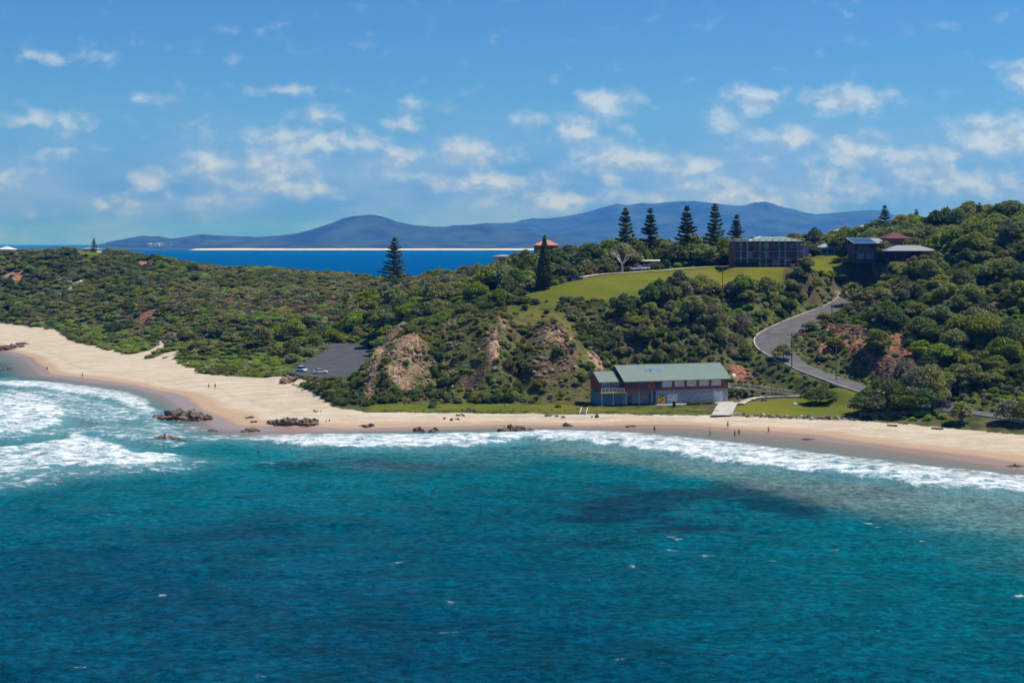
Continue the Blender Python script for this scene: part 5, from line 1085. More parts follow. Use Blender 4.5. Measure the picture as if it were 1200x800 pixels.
def fence(name, label, pts, hgt=1.1, rails=2, step=2.6, mat='grey_timber', cat='fence', r=.06):
    o = thing(name, label, cat, (0, 0, 0)); P = np.array(catmull(pts, 12)) if len(pts) > 2 else np.array([np.array(pts[0]) + (np.array(pts[1]) - np.array(pts[0])) * t for t in np.linspace(0, 1, 12)])
    L = np.concatenate([[0], np.cumsum(np.hypot(*np.diff(P[:, :2], axis=0).T))]); n = max(2, int(L[-1] / step)); prev = None
    o.location = zz(P[0, 0], P[0, 1]); O = np.array(o.location)
    for i in range(n + 1):
        s = L[-1] * i / n; x = np.interp(s, L, P[:, 0]); y = np.interp(s, L, P[:, 1]); g = np.array(zz(x, y)) - O
        MB().bar(g - (0, 0, .3), g + (0, 0, hgt), r * 1.3, 5).build('post', mat, o)
        if prev is not None:
            for k in range(rails): h = hgt * (.95 - .42 * k); MB().bar(prev + (0, 0, h), g + (0, 0, h), r, 4).build('rail', mat, o)
        prev = g
    return o
fence('timber_fence', 'low timber rail fence behind the sand under the dark trees', [W(1008, 487.5, 2.8), W(1050, 487.5, 3.1), W(1085, 488, 3.1), W(1112, 487, 3.3)])
fence('guard_rail', 'dark guard rail along the seaward edge of the car park', [W(336, 437.5, 4.5), W(352, 441.8, 4.4), W(372, 444.6, 4.3), W(390, 444.8, 4.3)], .85, 2, 2.2, 'dark_wall', r=.09)
fence('timber_fence', 'short timber fence beside the top of the footpath', [W(905, 460.5, 4.0), W(925, 461.5, 3.9)], 1.2, 2, 2.0)
for i, u in enumerate(range(452, 690, 15)):      # low posts along the terrace
    x, y = W(u, 480.2 + (i % 3) * .4, 2.4); o = thing('bollard', 'short timber bollard on the grass terrace under the cliff', 'bollard', zz(x, y), 0, 'bollards along the terrace'); MB().bar((0, 0, -.3), (0, 0, .62), .14, 7).build('post', 'timber', o); MB().bar((0, 0, .62), (0, 0, .68), .15, 7, .09).build('cap', 'grey_timber', o)
for i, (u, v) in enumerate([(864, 471.5), (872, 470.8), (882, 469.5), (902, 467.0), (913, 466.5), (926, 466.3), (938, 466.3), (947, 467)]):
    x, y, z = hit(u, v); r = np.random.default_rng(i); o = link('kerb_log', None) if False else None
    o = thing('parking_log', 'dark timber log edging the footpath beside the lawn', 'log', (x, y, z), .12, 'logs edging the footpath'); MB().bar((-.9, 0, .22), (.9, 0, .22), .26, 7).build('log', 'timber', o)
x, y, z = hit(895.5, 470); o = thing('memorial_stone', 'upright pale grey stone on the lawn beside the footpath', 'stone', (x, y, z)); MB().add([(-.8, -.5, -.2), (.8, -.5, -.2), (.8, .5, -.2), (-.8, .5, -.2), (-.65, -.35, .9), (.6, -.4, 1.3), (.5, .35, 1.2), (-.5, .35, 1.0)], [(0, 3, 2, 1), (4, 5, 6, 7), (0, 1, 5, 4), (1, 2, 6, 5), (2, 3, 7, 6), (3, 0, 4, 7)]).build('slab', 'slab', o); MB().box(-.5, .45, -.47, -.40, .3, .8).build('plaque', 'steel', o)
def steps():
    x, y, z = hit(684, 484); o = thing('beach_steps', 'pale timber steps leading down to the sand beside the club', 'steps', (x, y, z), -.25)
    for s in (-.8, .8): MB().add([(s - .06, -1.2, -.1), (s + .06, -1.2, -.1), (s + .06, 1.4, 1.05), (s - .06, 1.4, 1.05), (s - .06, -1.2, .25), (s + .06, -1.2, .25), (s + .06, 1.4, 1.4), (s - .06, 1.4, 1.4)], [(0, 3, 2, 1), (4, 5, 6, 7), (0, 1, 5, 4), (1, 2, 6, 5), (2, 3, 7, 6), (3, 0, 4, 7)]).build('stringer', 'white', o)
    for i in range(6): B(-.74, .74, -1.1 + i * .42, -.75 + i * .42, .08 + i * .19, .13 + i * .19).build('tread', 'grey_timber', o)
steps()

# ---- houses
def hip(mb, x0, x1, y0, y1, z, h, over=.6, th=.14):
    x0 -= over; x1 += over; y0 -= over; y1 += over; r = min(x1 - x0, y1 - y0) / 2; cy = (y0 + y1) / 2
    a, b = (x0 + r, x1 - r) if x1 - x0 > y1 - y0 + .2 else ((x0 + x1) / 2 - .05, (x0 + x1) / 2 + .05)
    V = [(x0, y0, z), (x1, y0, z), (x1, y1, z), (x0, y1, z), (a, cy, z + h), (b, cy, z + h)] + [(x0, y0, z - th), (x1, y0, z - th), (x1, y1, z - th), (x0, y1, z - th)]
    return mb.add(V, [(0, 1, 5, 4), (1, 2, 5), (2, 3, 4, 5), (3, 0, 4), (6, 9, 8, 7), (0, 6, 7, 1), (1, 7, 8, 2), (2, 8, 9, 3), (3, 9, 6, 0)])
def windows(o, y, lst, glass='glass', frame='white'):
    for (a, b, c, d) in lst:
        w = B(a, b, y + .08, y + .12, c, d).build('window', glass, o)
        MB().box(a, a + .07, y - .03, y + .08, c, d).box(b - .07, b, y - .03, y + .08, c, d).box(a + .07, b - .07, y - .03, y + .08, d - .07, d).box(a + .07, b - .07, y - .03, y + .08, c, c + .07).box((a + b) / 2 - .03, (a + b) / 2 + .03, y - .02, y + .07, c + .07, d - .07).build('frame', frame, w)
def house(name, label, loc, rot, w, d, h, wall, roof, wins, rise=1.8, kind='hip', group=None, glass='glass', cat='house', base=.6):
    o = thing(name, label, cat, loc, rot, group); holes = wins
    MB().wall(-w / 2, w / 2, -base, h, 0, .2, holes).box(-w / 2, -w / 2 + .2, .2, d - .2, -base, h).box(w / 2 - .2, w / 2, .2, d - .2, -base, h).box(-w / 2, w / 2, d - .2, d, -base, h).build('wall', wall, o)
    if kind == 'hip': hip(MB(), -w / 2, w / 2, 0, d, h + .1, rise).build('roof', roof, o)
    else:
        MB().prism([(-.6, h - .1), (-.6, h + .05), (d / 2, h + rise), (d + .6, h + .05), (d + .6, h - .1), (d / 2, h + rise - .16)], -w / 2 - .5, w / 2 + .5).build('roof', roof, o)
    windows(o, 0, wins, glass); return o

def scaffold_building():
    x, y, z = SITE['scaffold']; o = thing('scaffolded_building', 'three-storey green-roofed building wrapped in scaffolding on the headland', 'building', (x, y - 6, z), math.radians(4))
    wins = []
    for f in range(3):
        for k in range(7):
            xx = -10.6 + k * 3.05; wins.append((xx, xx + (2.1 if (k + f) % 3 else 1.3), .5 + f * 2.9, 2.5 + f * 2.9))
    MB().wall(-11.5, 11.5, -.8, 8.7, 0, .25, wins).box(-11.5, -11.25, .25, 9, -.8, 8.7).box(11.25, 11.5, .25, 9, -.8, 8.7).box(-11.5, 11.5, 9, 9.25, -.8, 8.7).build('wall', plain('unpainted_render', (.15, .085, .055), .85, .2, .3), o)
    for i, (a, b, c, d) in enumerate(wins):
        pale = i in (8, 10, 17, 4); w = B(a, b, .12, .16, c, d).build('window', 'cream' if pale else 'glass', o); MB().box(a, a + .08, .0, .12, c, d).box(b - .08, b, .0, .12, c, d).build('frame', 'white' if i % 4 == 0 else 'dark_wall', w)
    for f in range(1, 4): sb = B(-11.8, 11.8, -1.5, -.02, f * 2.9 - .25, f * 2.9 - .02).build('balcony_slab', 'slab', o); [B(-11.7 + k * 3.9, -11.5 + k * 3.9, -1.4, -1.2, f * 2.9 - 2.9, f * 2.9 - .25).build('column', 'brick', o) for k in range(7)]; B(-11.8, 11.8, -1.48, -1.42, f * 2.9 + .85, f * 2.9 + .95).build('handrail', 'slab', sb)
    rf = hip(MB(), -6, 11.5, 0, 9, 8.95, 1.5, .9).build('roof', plain('faded_green_roof', (.20, .29, .24), .5, .3, .1), o)
    MB().box(-11.8, -5.2, .2, 9, 8.75, 9.3).build('roof_parapet', 'cream', o); MB().bar((-6.9, -.9, 9.0), (-1.5, 4.5, 10.52), .16, 4).build('hip_capping', 'white', rf)
    B(11.6, 14.6, 1, 7, 3.6, 6.6).build('side_room', 'purple_sheet', o); B(11.7, 14.4, 1.2, 6.8, -.8, 3.6).build('side_base', 'dark_wall', o)
    for i in range(12):
        xx = -12.2 + i * 2.2
        for yy in (-1.75, -2.95): MB().bar((xx, yy, -1.2), (xx, yy, 9.6), .085, 5).build('scaffold_pole', 'steel' if i % 3 else 'rust', o)
    for f in range(5):
        zf = .1 + f * 2.15
        for yy in (-1.75, -2.95):
            for hh in (0, 1.0): MB().bar((-12.4, yy, zf + hh), (12.2, yy, zf + hh), .07, 4).build('scaffold_ledger', 'steel' if hh else 'rust', o)
        for i in range(11):
            if (i * 7 + f * 3) % 5 != 0: B(-12.15 + i * 2.2, -10.05 + i * 2.2, -2.85, -1.85, zf + .07, zf + .13).build('scaffold_board', 'timber' if (i + f) % 4 else 'grey_timber', o)
    for i in (1, 4, 8): MB().bar((-12.2 + i * 2.2, -3.0, -.6), (-12.2 + (i + 2) * 2.2, -3.0, 4.4), .05, 4).build('scaffold_brace', 'rust', o)
    B(-12.5, -4.2, -3.12, -3.06, -1.2, 1.6).build('shade_cloth', 'net', o); B(4.8, 7.2, -3.12, -3.06, 2.2, 2.5).build('yellow_banner', 'yellow', o); B(-2.2, .4, -3.14, -3.08, -.9, .3).build('red_banner', 'red', o)
scaffold_building()
house('pavilion', 'small pavilion with pale grey hipped roof on the upper lawn', (SITE['pavilion'][0], SITE['pavilion'][1] - 2.5, SITE['pavilion'][2]), .1, 6.4, 5.4, 2.9, M['teal_wall'], 'iron', [(-2.6, -.4, .6, 2.4), (.5, 2.4, 0, 2.4)], 1.5)
def modern():
    x, y, z = SITE['modern']; o = thing('modern_house', 'dark two-storey modern house with blue solar skillion roof', 'house', (x, y - 4, z), .06); w = 11.0
    wins = [(-4.8, -1.8, .4, 2.6), (-1.3, 1.7, .4, 2.6), (-4.6, -.2, 3.6, 5.2), (2.6, 5.0, 3.4, 5.4), (2.8, 5.0, .3, 2.4)]
    MB().wall(-5.5, 5.5, -1.2, 6.0, 0, .2, wins).box(-5.5, -5.3, .2, 8, -1.2, 6.0).box(5.3, 5.5, .2, 8, -1.2, 6.0).box(-5.5, 5.5, 8, 8.2, -1.2, 7.4).build('wall', 'dark_wall', o)
    windows(o, 0, wins[:2], 'blue_glass', 'dark_wall'); windows(o, 0, wins[2:], 'glass', 'dark_wall')
    B(-5.5, 2.2, -.12, -.02, 2.85, 3.35).build('cladding_band', 'brick', o)
    rf = MB().prism([(-.9, 5.9), (-.9, 6.1), (8.8, 8.0), (8.8, 7.8)], -6.0, 6.0).build('roof', 'iron', o); sl = 1.9 / 9.7
    for i in range(4):
        for j in range(2): a = -5.6 + i * 2.05; y0 = -.4 + j * 4.3; MB().add([(a, y0, 6.16 + (y0 + .9) * sl), (a + 1.9, y0, 6.16 + (y0 + .9) * sl), (a + 1.9, y0 + 4.0, 6.16 + (y0 + 4.9) * sl), (a, y0 + 4.0, 6.16 + (y0 + 4.9) * sl)], [(0, 1, 2, 3)]).build('solar_panel', 'solar', rf)
    dk = B(2.4, 6.0, -1.6, 0, 2.75, 2.95).build('balcony', 'cream', o); B(2.4, 6.0, -1.6, -1.52, 2.95, 3.85).build('balustrade', 'blue_glass', dk); MB().bar((5.9, -1.5, -1.2), (5.9, -1.5, 6), .1, 6).build('post', 'white', o)
modern()
def lowhouse():
    x, y, z = SITE['low']; o = thing('grey_roofed_house', 'long low glass-fronted house with pale grey hipped roof', 'house', (x, y - 5, z), .05); wins = [(-8.0 + i * 2.3, -6.0 + i * 2.3, -.2, 3.0) for i in range(5)]
    MB().wall(-8.5, 3.6, -1.5, 3.6, 0, .2, wins).box(-8.5, -8.3, .2, 9, -1.5, 3.6).box(8.3, 8.5, .2, 9, -1.5, 3.6).box(-8.5, 8.5, 9, 9.2, -1.5, 3.6).build('wall', 'dark_wall', o); MB().box(3.6, 8.5, 0, .2, -1.5, 3.6).build('brick_wall', 'red_brick', o, 'orange red brick end wall')
    windows(o, 0, wins, 'glass', 'dark_wall'); rf = hip(MB(), -8.5, 8.5, 0, 9, 3.75, 1.9, .9).build('roof', 'iron', o); MB().box(-.06, .06, 3.5, 4.0, 5.6, 5.72).build('ridge_vent', 'steel', rf)
    B(3.6, 8.8, -2.2, 0, -.4, -.1).build('terrace', 'cream', o)
lowhouse()
h_ = house('red_brick_house', 'dark red tiled house with orange brick chimney behind the grey roof', (141, 520, ground(141, 520) + .3), .05, 9, 8, 6.2, 'red_brick', 'tile_dark', [(-3.4, -1.4, 3.6, 5.2), (1.0, 3.0, 3.6, 5.2)], 2.3, base=3)
B(3.0, 6.5, 2, 4.5, 0, 8.3).build('chimney', 'red_brick', h_)
x, y = Q(1175, 0, 452)[:2]; z = HC - (315 - HV) / F * 452
o = thing('gazebo', 'white pyramid-roofed gazebo among the hillside trees', 'gazebo', (x, y, ground(x, y)), .3); hz = HC - (307 - HV) / F * 452 - ground(x, y)
for sx in (-1.8, 1.8):
    for sy in (-1.8, 1.8): MB().bar((sx, sy, -.5), (sx, sy, hz), .1, 6).build('post', 'white', o)
hip(MB(), -1.9, 1.9, -1.9, 1.9, hz, 1.5, .6).build('roof', 'white', o)
def top_house(u, vtop, Y, w, h, label, wall='cream', roof='iron', rise=1.6, d=8, up=0, group=None):
    x = (u - 600) / F * Y; ztop = HC - (vtop - HV) / F * Y; g = ground(x, Y); hh = max(2.6, ztop - rise - g)
    return house('hill_house' if g > 5 else 'shore_house', label, (x, Y, g), random.uniform(-.3, .3), w, d, hh, wall, roof, [(-w * .38, -w * .08, hh - 2.1, hh - .6), (w * .08, w * .38, hh - 2.1, hh - .6)], rise, base=1.5, group=group)
top_house(1012, 263.5, 640, 8, 4, 'pale-roofed house on the skyline left of the broad pine')
top_house(985, 268, 650, 7, 4, 'grey house half hidden by bush above the pavilion')
top_house(641, 281.5, 660, 10.5, 5, 'house with orange terracotta hipped roof beyond the cypress', 'red_brick', 'tile_red', 2.4, 8)
top_house(592, 298.5, 760, 9, 4, 'low grey-roofed house on the bay shore', 'cream', 'iron', 1.0)
top_house(104, 291.5, 876, 11, 3.5, 'long white house beside the small pine on the left headland', 'white', 'iron', 1.0, 6)
top_house(4, 292.0, 870, 8, 4, 'pale-roofed cottage on the crest of the left headland', 'cream', 'white', 1.8)
x, y, z = at(762.5, 0, 504); o = thing('shelter', 'small brown brick shelter with pale flat roof beside the track', 'shelter', (x, y, z), -.12)
MB().wall(-2.6, 2.6, -.3, 2.7, 0, .2, [(-1.4, .4, 0, 2.3)]).box(-2.6, -2.4, .2, 3.6, -.3, 2.7).box(2.4, 2.6, .2, 3.6, -.3, 2.7).box(-2.6, 2.6, 3.4, 3.6, -.3, 2.7).build('wall', 'brick', o); B(-1.4, .4, .5, .56, 0, 2.3).build('door', 'dark_wall', o); MB().prism([(-.9, 2.75), (-.9, 2.95), (4.4, 3.35), (4.4, 3.15)], -3.3, 3.3).build('roof', 'cream', o)
# town across the bay
rr = random.Random(11)
for i in range(26):
    u = rr.uniform(174, 210) if i < 18 else rr.choice([rr.uniform(362, 386), rr.uniform(345, 360)]); Yf = 9900 + rr.random() * 260; x = (u - 600) / F * Yf
    w = rr.uniform(14, 26); o = thing('shore_house', 'tiny white house in the town across the bay', 'house', (x, Yf, rr.uniform(16, 42)), rr.uniform(-.4, .4), 'houses across the bay')
    B(-w / 2, w / 2, 0, 10, -30, 7).build('wall', 'white', o); hip(MB(), -w / 2, w / 2, 0, 10, 7.1, 4, 1).build('roof', rr.choice(['iron', 'white', 'tile_red']), o)

# ---- poles, sign
def power_pole(u, v, top, label, Y=None, arm=True):
    x, y, z = at(u, v, Y); h = HC - (top - HV) / F * y - z; o = thing('power_pole', label, 'pole', (x, y, z), .3, 'poles along the beach road')
    MB().bar((0, 0, -.4), (0, 0, h), .17, 8, .12).build('shaft', 'pole', o)
    if arm:
        c = B(-1.1, 1.1, -.06, .06, h - .7, h - .56).build('crossarm', 'timber', o)
        for q in (-.95, 0, .95): MB().bar((q, 0, h - .56), (q, 0, h - .36), .05, 6).build('insulator', 'lamp_white', c)
power_pole(928, 432, 390, 'timber power pole at the outer edge of the road bend'); power_pole(980, 447, 403, 'timber power pole beside the brown road cutting'); power_pole(975, 374, 343, 'timber power pole beside the upper road')
power_pole(1113, 478, 446, 'pale power pole on the beach road behind the she-oaks'); power_pole(847, 0, 315, 'thin grey pole standing in the trees below the lawn', 425, False); power_pole(759, 0, 284, 'thin pole beside the brown shelter', 508, False); power_pole(1103, 481, 459, 'short dark pole beside the beach road', None, False)
x, y, z = hit(1018, 461); o = thing('road_sign', 'yellow warning sign on a post beside the road', 'sign', (x, y, z + .0), .1); MB().bar((0, 0, -.3), (0, 0, 2.6), .05, 6).build('post', 'steel', o)
MB().add([(0, -.06, .9), (.8, -.06, 1.7), (0, -.06, 2.6), (-.8, -.06, 1.7), (0, -.02, .9), (.8, -.02, 1.7), (0, -.02, 2.6), (-.8, -.02, 1.7)], [(0, 1, 2, 3), (7, 6, 5, 4), (0, 4, 5, 1), (1, 5, 6, 2), (2, 6, 7, 3), (3, 7, 4, 0)]).build('panel', plain('sign_yellow', (.80, .66, .03), .5, .3, .03), o)

# ---- vehicles
def loft(mb, st):
    """st: (x, half width bottom, half width top, z0, z1)"""
    n = len(st); V = []
    for (x, wb, wt, z0, z1) in st: V += [(x, -wb, z0), (x, wb, z0), (x, wb, (z0 + z1) / 2), (x, wt, z1), (x, -wt, z1), (x, -wb, (z0 + z1) / 2)]
    Fc = [(i * 6 + k, i * 6 + (k + 1) % 6, (i + 1) * 6 + (k + 1) % 6, (i + 1) * 6 + k) for i in range(n - 1) for k in range(6)]
    return mb.add(V, Fc + [tuple(range(6))[::-1], tuple(range((n - 1) * 6, n * 6))])
def car(label, loc, rot, paint, kind='sedan', lift=0.0):
    o = thing('parked_car', label, 'car', loc, rot)
    if kind == 'wagon': cab = [(-2.1, .72, .62, .88, .95), (-1.9, .74, .60, .88, 1.62), (.3, .74, .60, .88, 1.66), (1.15, .72, .60, .88, .95)]; rf = (-1.85, .35, 1.66)
    elif kind == 'ute': cab = [(-.6, .72, .62, .88, .95), (-.45, .74, .60, .88, 1.62), (.4, .74, .60, .88, 1.64), (1.2, .72, .60, .88, .95)]; rf = (-.42, .42, 1.64)
    else: cab = [(-1.9, .70, .60, .86, .92), (-1.1, .74, .58, .86, 1.40), (.25, .74, .58, .86, 1.43), (1.1, .70, .60, .86, .92)]; rf = (-1.05, .3, 1.43)
    loft(MB(), [(-2.25, .70, .66, .42, .80), (-2.1, .86, .80, .30, .92), (-.5, .90, .82, .26, .93), (1.0, .90, .82, .26, .92), (1.95, .86, .76, .28, .78), (2.25, .70, .62, .36, .66)]).build('body', paint, o, smooth=False)
    loft(MB(), cab).build('windows', 'glass', o); B(rf[0], rf[1], -.59, .59, rf[2] - .02, rf[2] + .04).build('roof', paint, o)
    if kind == 'ute': MB().box(-2.2, -.65, -.85, .85, .9, 1.55).build('canopy', paint, o)
    for x in (-1.35, 1.4):
        for y in (-.84, .84):
            w = MB().bar((x, y - .1, .32), (x, y + .1, .32), .33, 14).build('wheel', 'rubber', o); s = 1 if y > 0 else -1; MB().bar((x, y + s * .1, .32), (x, y + s * .125, .32), .2, 10).build('rim', 'rim', w)
    for y in (-.6, .6): B(2.17, 2.27, y - .15, y + .15, .52, .66).build('headlight', 'lamp_white', o); B(-2.27, -2.2, y - .14, y + .14, .6, .74).build('tail_light', 'lamp_red', o)
    return o
def pz(u, v):
    x, y, z = hit(u, v); return (x, y, z)
def parkspot(u, v, zg=4.6):
    x, y = W(u, v, zg); zz_ = parkz(x, y); x, y = W(u, v, zz_); return (x, y, parkz(x, y) + .02)
car('white hatchback parked nearest the dune in the car park', parkspot(354, 435), math.radians(-50), 'car_white', 'wagon'); car('white sedan parked across the car park beside the grass verge', parkspot(375.5, 437.5), math.radians(12), 'car_white', 'sedan')
x, y, z = at(675, 0, 479); car('dark blue car parked at the end of the gravel track', (x, y, z + .05), math.radians(8), 'car_blue', 'sedan')
x, y, z = at(744.5, 0, 497); car('white utility with canopy parked beside the brown shelter', (x, y, z + .05), math.radians(188), 'car_white', 'ute'); x, y, z = at(754, 0, 499.5); car('white wagon parked between the utility and the shelter', (x, y, z + .05), math.radians(190), 'car_white', 'wagon')
x, y = W(915, 407, 13.6); car('white car driving round the bend of the hillside road', (x, y, 13.75), math.radians(70), 'car_white', 'wagon')
x, y = W(1103, 479, 4.3); car('dark blue car standing on the beach road behind the she-oaks', (x, y, 4.4), math.radians(-15), 'car_blue', 'wagon')

# ---- rocks
M['rock'] = None
def rock_mat():
    m, t, b = new_mat('shore_rock'); pos = t.new('ShaderNodeNewGeometry').outputs['Position']; n = t.noise(pos, .9, 6, .65); f = t.noise(pos, 5, 4, .6); z = t.sep(pos)[2]
    c = t.mix(t.smooth(n, .32, .68), (.045, .032, .023), (.215, .145, .092)); c = t.mul(c, t.mix(f, (.6, .6, .6), (1.3, 1.3, 1.3))); c = t.mix(t.smooth(z, .9, 1.8, 0, .25), c, (.26, .215, .17))
    t.put(b.inputs['Base Color'], c); b.inputs['Roughness'].default_value = .7; bp = t.new('ShaderNodeBump'); bp.inputs['Strength'].default_value = .8; bp.inputs['Distance'].default_value = .2; t.put(bp.inputs['Height'], n); t.put(b.inputs['Normal'], bp.outputs[0]); return m
M['rock'] = rock_mat()
def rock_mesh(w, d, h, seed, lumps=9, sub=3):
    """a low outcrop of broken slabs fused into one mass"""
    r = np.random.default_rng(seed); V = []; Fc = []
    bm = bmesh.new(); bmesh.ops.create_icosphere(bm, subdivisions=sub, radius=1.0); bv = np.array([v.co for v in bm.verts]); bf = np.array([[v.index for v in f.verts] for f in bm.faces]); bm.free()
    for i in range(lumps):
        a = r.random() * 6.283; q = math.sqrt(r.random()) if lumps > 1 else 0; cx, cy = math.cos(a) * q * w * .42, math.sin(a) * q * d * .42
        s = (.55 if lumps > 1 else 1.0) * (.5 + .7 * r.random()) * (1.1 - .5 * q); sx, sy, sz = max(w * .24, .3) * s * 1.5, max(d * .24, .3) * s * 1.6, h * (.65 + .6 * r.random()) * (1 - .45 * q)
        if lumps == 1: sx, sy, sz, cx, cy = w / 2, d / 2, h, 0, 0
        v = bv.copy(); nz = 1 + (vnoise(v[:, 0] * 2 + i * 3, v[:, 1] * 2 + v[:, 2] * 1.7, .8, seed) - .5) * .9 + (vnoise(v[:, 0] * 5 + i, v[:, 2] * 5 + v[:, 1] * 3, .8, seed + 1) - .5) * .5
        v = v * nz[:, None]; v[:, 2] = np.round(v[:, 2] * 3.5 + r.normal(size=len(v)) * .12) / 3.5 * .6 + v[:, 2] * .4
        ca, sa = math.cos(a), math.sin(a); x = v[:, 0] * sx; y = v[:, 1] * sy; tilt = (r.random() - .5) * .5
        V.append(np.stack([cx + x, cy + y, v[:, 2] * sz + x * tilt * .4], 1)); Fc.append(bf + sum(len(q_) for q_ in V[:-1]))
    return mesh_np('rock', np.concatenate(V), np.concatenate(Fc))
def outcrop(u, v, du, dv, label, h=None, seed=1, lumps=9, z=None, group=None):
    x, y, zg = hit(u, v); 
    if zg < 0 or v > 505: x, y = W(u, v, 0.0); zg = -.15
    w = du / F * y; h = h or max(.5, dv / F * y * .55); d = max(w * .45, dv / F * y * y / HC * .35)
    o = link('rock_outcrop', rock_mesh(w, min(d, w * .9), h, seed, lumps), M['rock'], None, (x, y, zg)); o.rotation_euler = (0, 0, 0); tag(o, label, 'rock', group); return o
for i, (u, v, du, dv, lab, lp) in enumerate([(212, 491, 84, 17, 'largest dark rock outcrop at the water line where the beach turns', 16), (193, 517, 50, 14, 'brown rock reef awash in the surf beside the largest outcrop', 12), (346, 497, 66, 14, 'broad brown rock outcrop on the sand below the car park bank', 16), (290, 505, 38, 7, 'flat row of rocks at the water edge beside the broad outcrop', 9),
     (248, 505, 18, 6, 'small flat rock off the end of the largest outcrop', 5), (303, 530, 16, 6, 'lone rock breaking the surface offshore', 4), (498, 505, 33, 11, 'rounded dark boulder cluster at the water edge under the cliff', 9), (604, 505, 44, 14, 'dark rock cluster at the water edge near the terrace steps', 12), (560, 509.5, 16, 4, 'low wet rock between the two water edge clusters', 4),
     (533, 492, 14, 6, 'small grey boulder on the sand under the cliff', 3), (541, 487, 16, 5, 'flat grey rock on the upper sand under the cliff', 4), (551, 481, 12, 7, 'dark rock at the edge of the grass terrace', 4), (520, 491, 8, 4, 'smallest boulder beside the grey boulder on the sand', 2), (432, 500, 24, 5, 'low flat rocks at the water line below the terrace end', 6),
     (645, 488, 20, 5, 'pale grey slab of rock on the upper sand', 5), (662, 490, 12, 5, 'pale squat boulder beside the slab', 3), (698, 490, 14, 8, 'rounded grey boulder on the sand in front of the club', 4), (665, 499, 24, 3, 'thin dark ledge of rock in the damp sand', 5), (1192, 547, 26, 7, 'dark flat rocks at the eastern end of the beach', 9), (385, 494, 9, 4, 'small rock beside the cliff foot', 2), (372, 482, 10, 4, 'rock on the sand under the car park bank', 3),
     (12, 408, 44, 8, 'low dark rock platform on the far beach', 12), (4, 432, 30, 5, 'flat wet rock shelf in the far surf', 8), (30, 403, 24, 4, 'rock ledge on the sand of the far beach', 6), (293, 490, 14, 3, 'thin rock ledge in the sand above the water line', 4), (298, 495, 10, 3, 'second thin ledge below the first in the sand', 3), (945, 515, 26, 2.5, 'flat weedy rocks in the shallows off the lawn', 6), (735, 500, 22, 2.5, 'low rock ledge in the damp sand before the club', 5)]):
    outcrop(u, v, du, dv, lab, None, 20 + i, lp, h if False else None)
BM = [rock_mesh(1.0, .8, .55, 70 + i, 1, 2) for i in range(5)]
rr = random.Random(5); PB = [plain('pale_boulder', (.36, .32, .27), .85, .2, .25), plain('dark_boulder', (.16, .13, .11), .85, .2, .25)]
for i in range(70):
    u = 857 + i * 2.12 + rr.uniform(-1.2, 1.2); v = 486.6 + (u - 857) * .035 + rr.uniform(-1.2, 1.6); x, y, z = hit(u, v); s = rr.uniform(.55, 1.25); me = BM[rr.randrange(5)].copy()
    pale = rr.random() < .45; o = link('boulder', me, PB[0 if pale else 1], None, (x, y, z)); o.scale = (s, s * rr.uniform(.7, 1.1), s * rr.uniform(.7, 1.1)); o.rotation_euler = (0, 0, rr.random() * 6.28); tag(o, ('pale' if pale else 'dark') + ' boulder in the row edging the beach lawn', 'boulder', ('pale' if pale else 'dark') + ' boulders edging the beach lawn')
x, y, z = hit(933, 474.5); o = link('boulder', rock_mesh(1.3, .9, .55, 99, 1, 2), M['white'], None, (x, y, z)); tag(o, 'white painted boulder at the edge of the fig tree shade', 'boulder')
for (u1, v1, u2, v2, lab) in [(1092, 502.5, 1106, 503.5, 'dark driftwood log lying on the eastern sand'), (1040, 499, 1052, 500, 'weathered driftwood log in the tree shade'), (503, 444, 512, 438, 'fallen pale trunk lying across the cliff face')]:
    a = np.array(hit(u1, v1)); b = np.array(hit(u2, v2)); o = thing('driftwood_log', lab, 'log', tuple(a)); d = b - a; MB().bar((0, 0, .15), tuple(d + (0, 0, .2)), .26, 7, .16).build('log', 'timber', o); MB().bar(tuple(d * .6 + (0, 0, .2)), tuple(d * .8 + (.1, -.7, .5)), .09, 5, .04).build('branch_stub', 'timber', o)

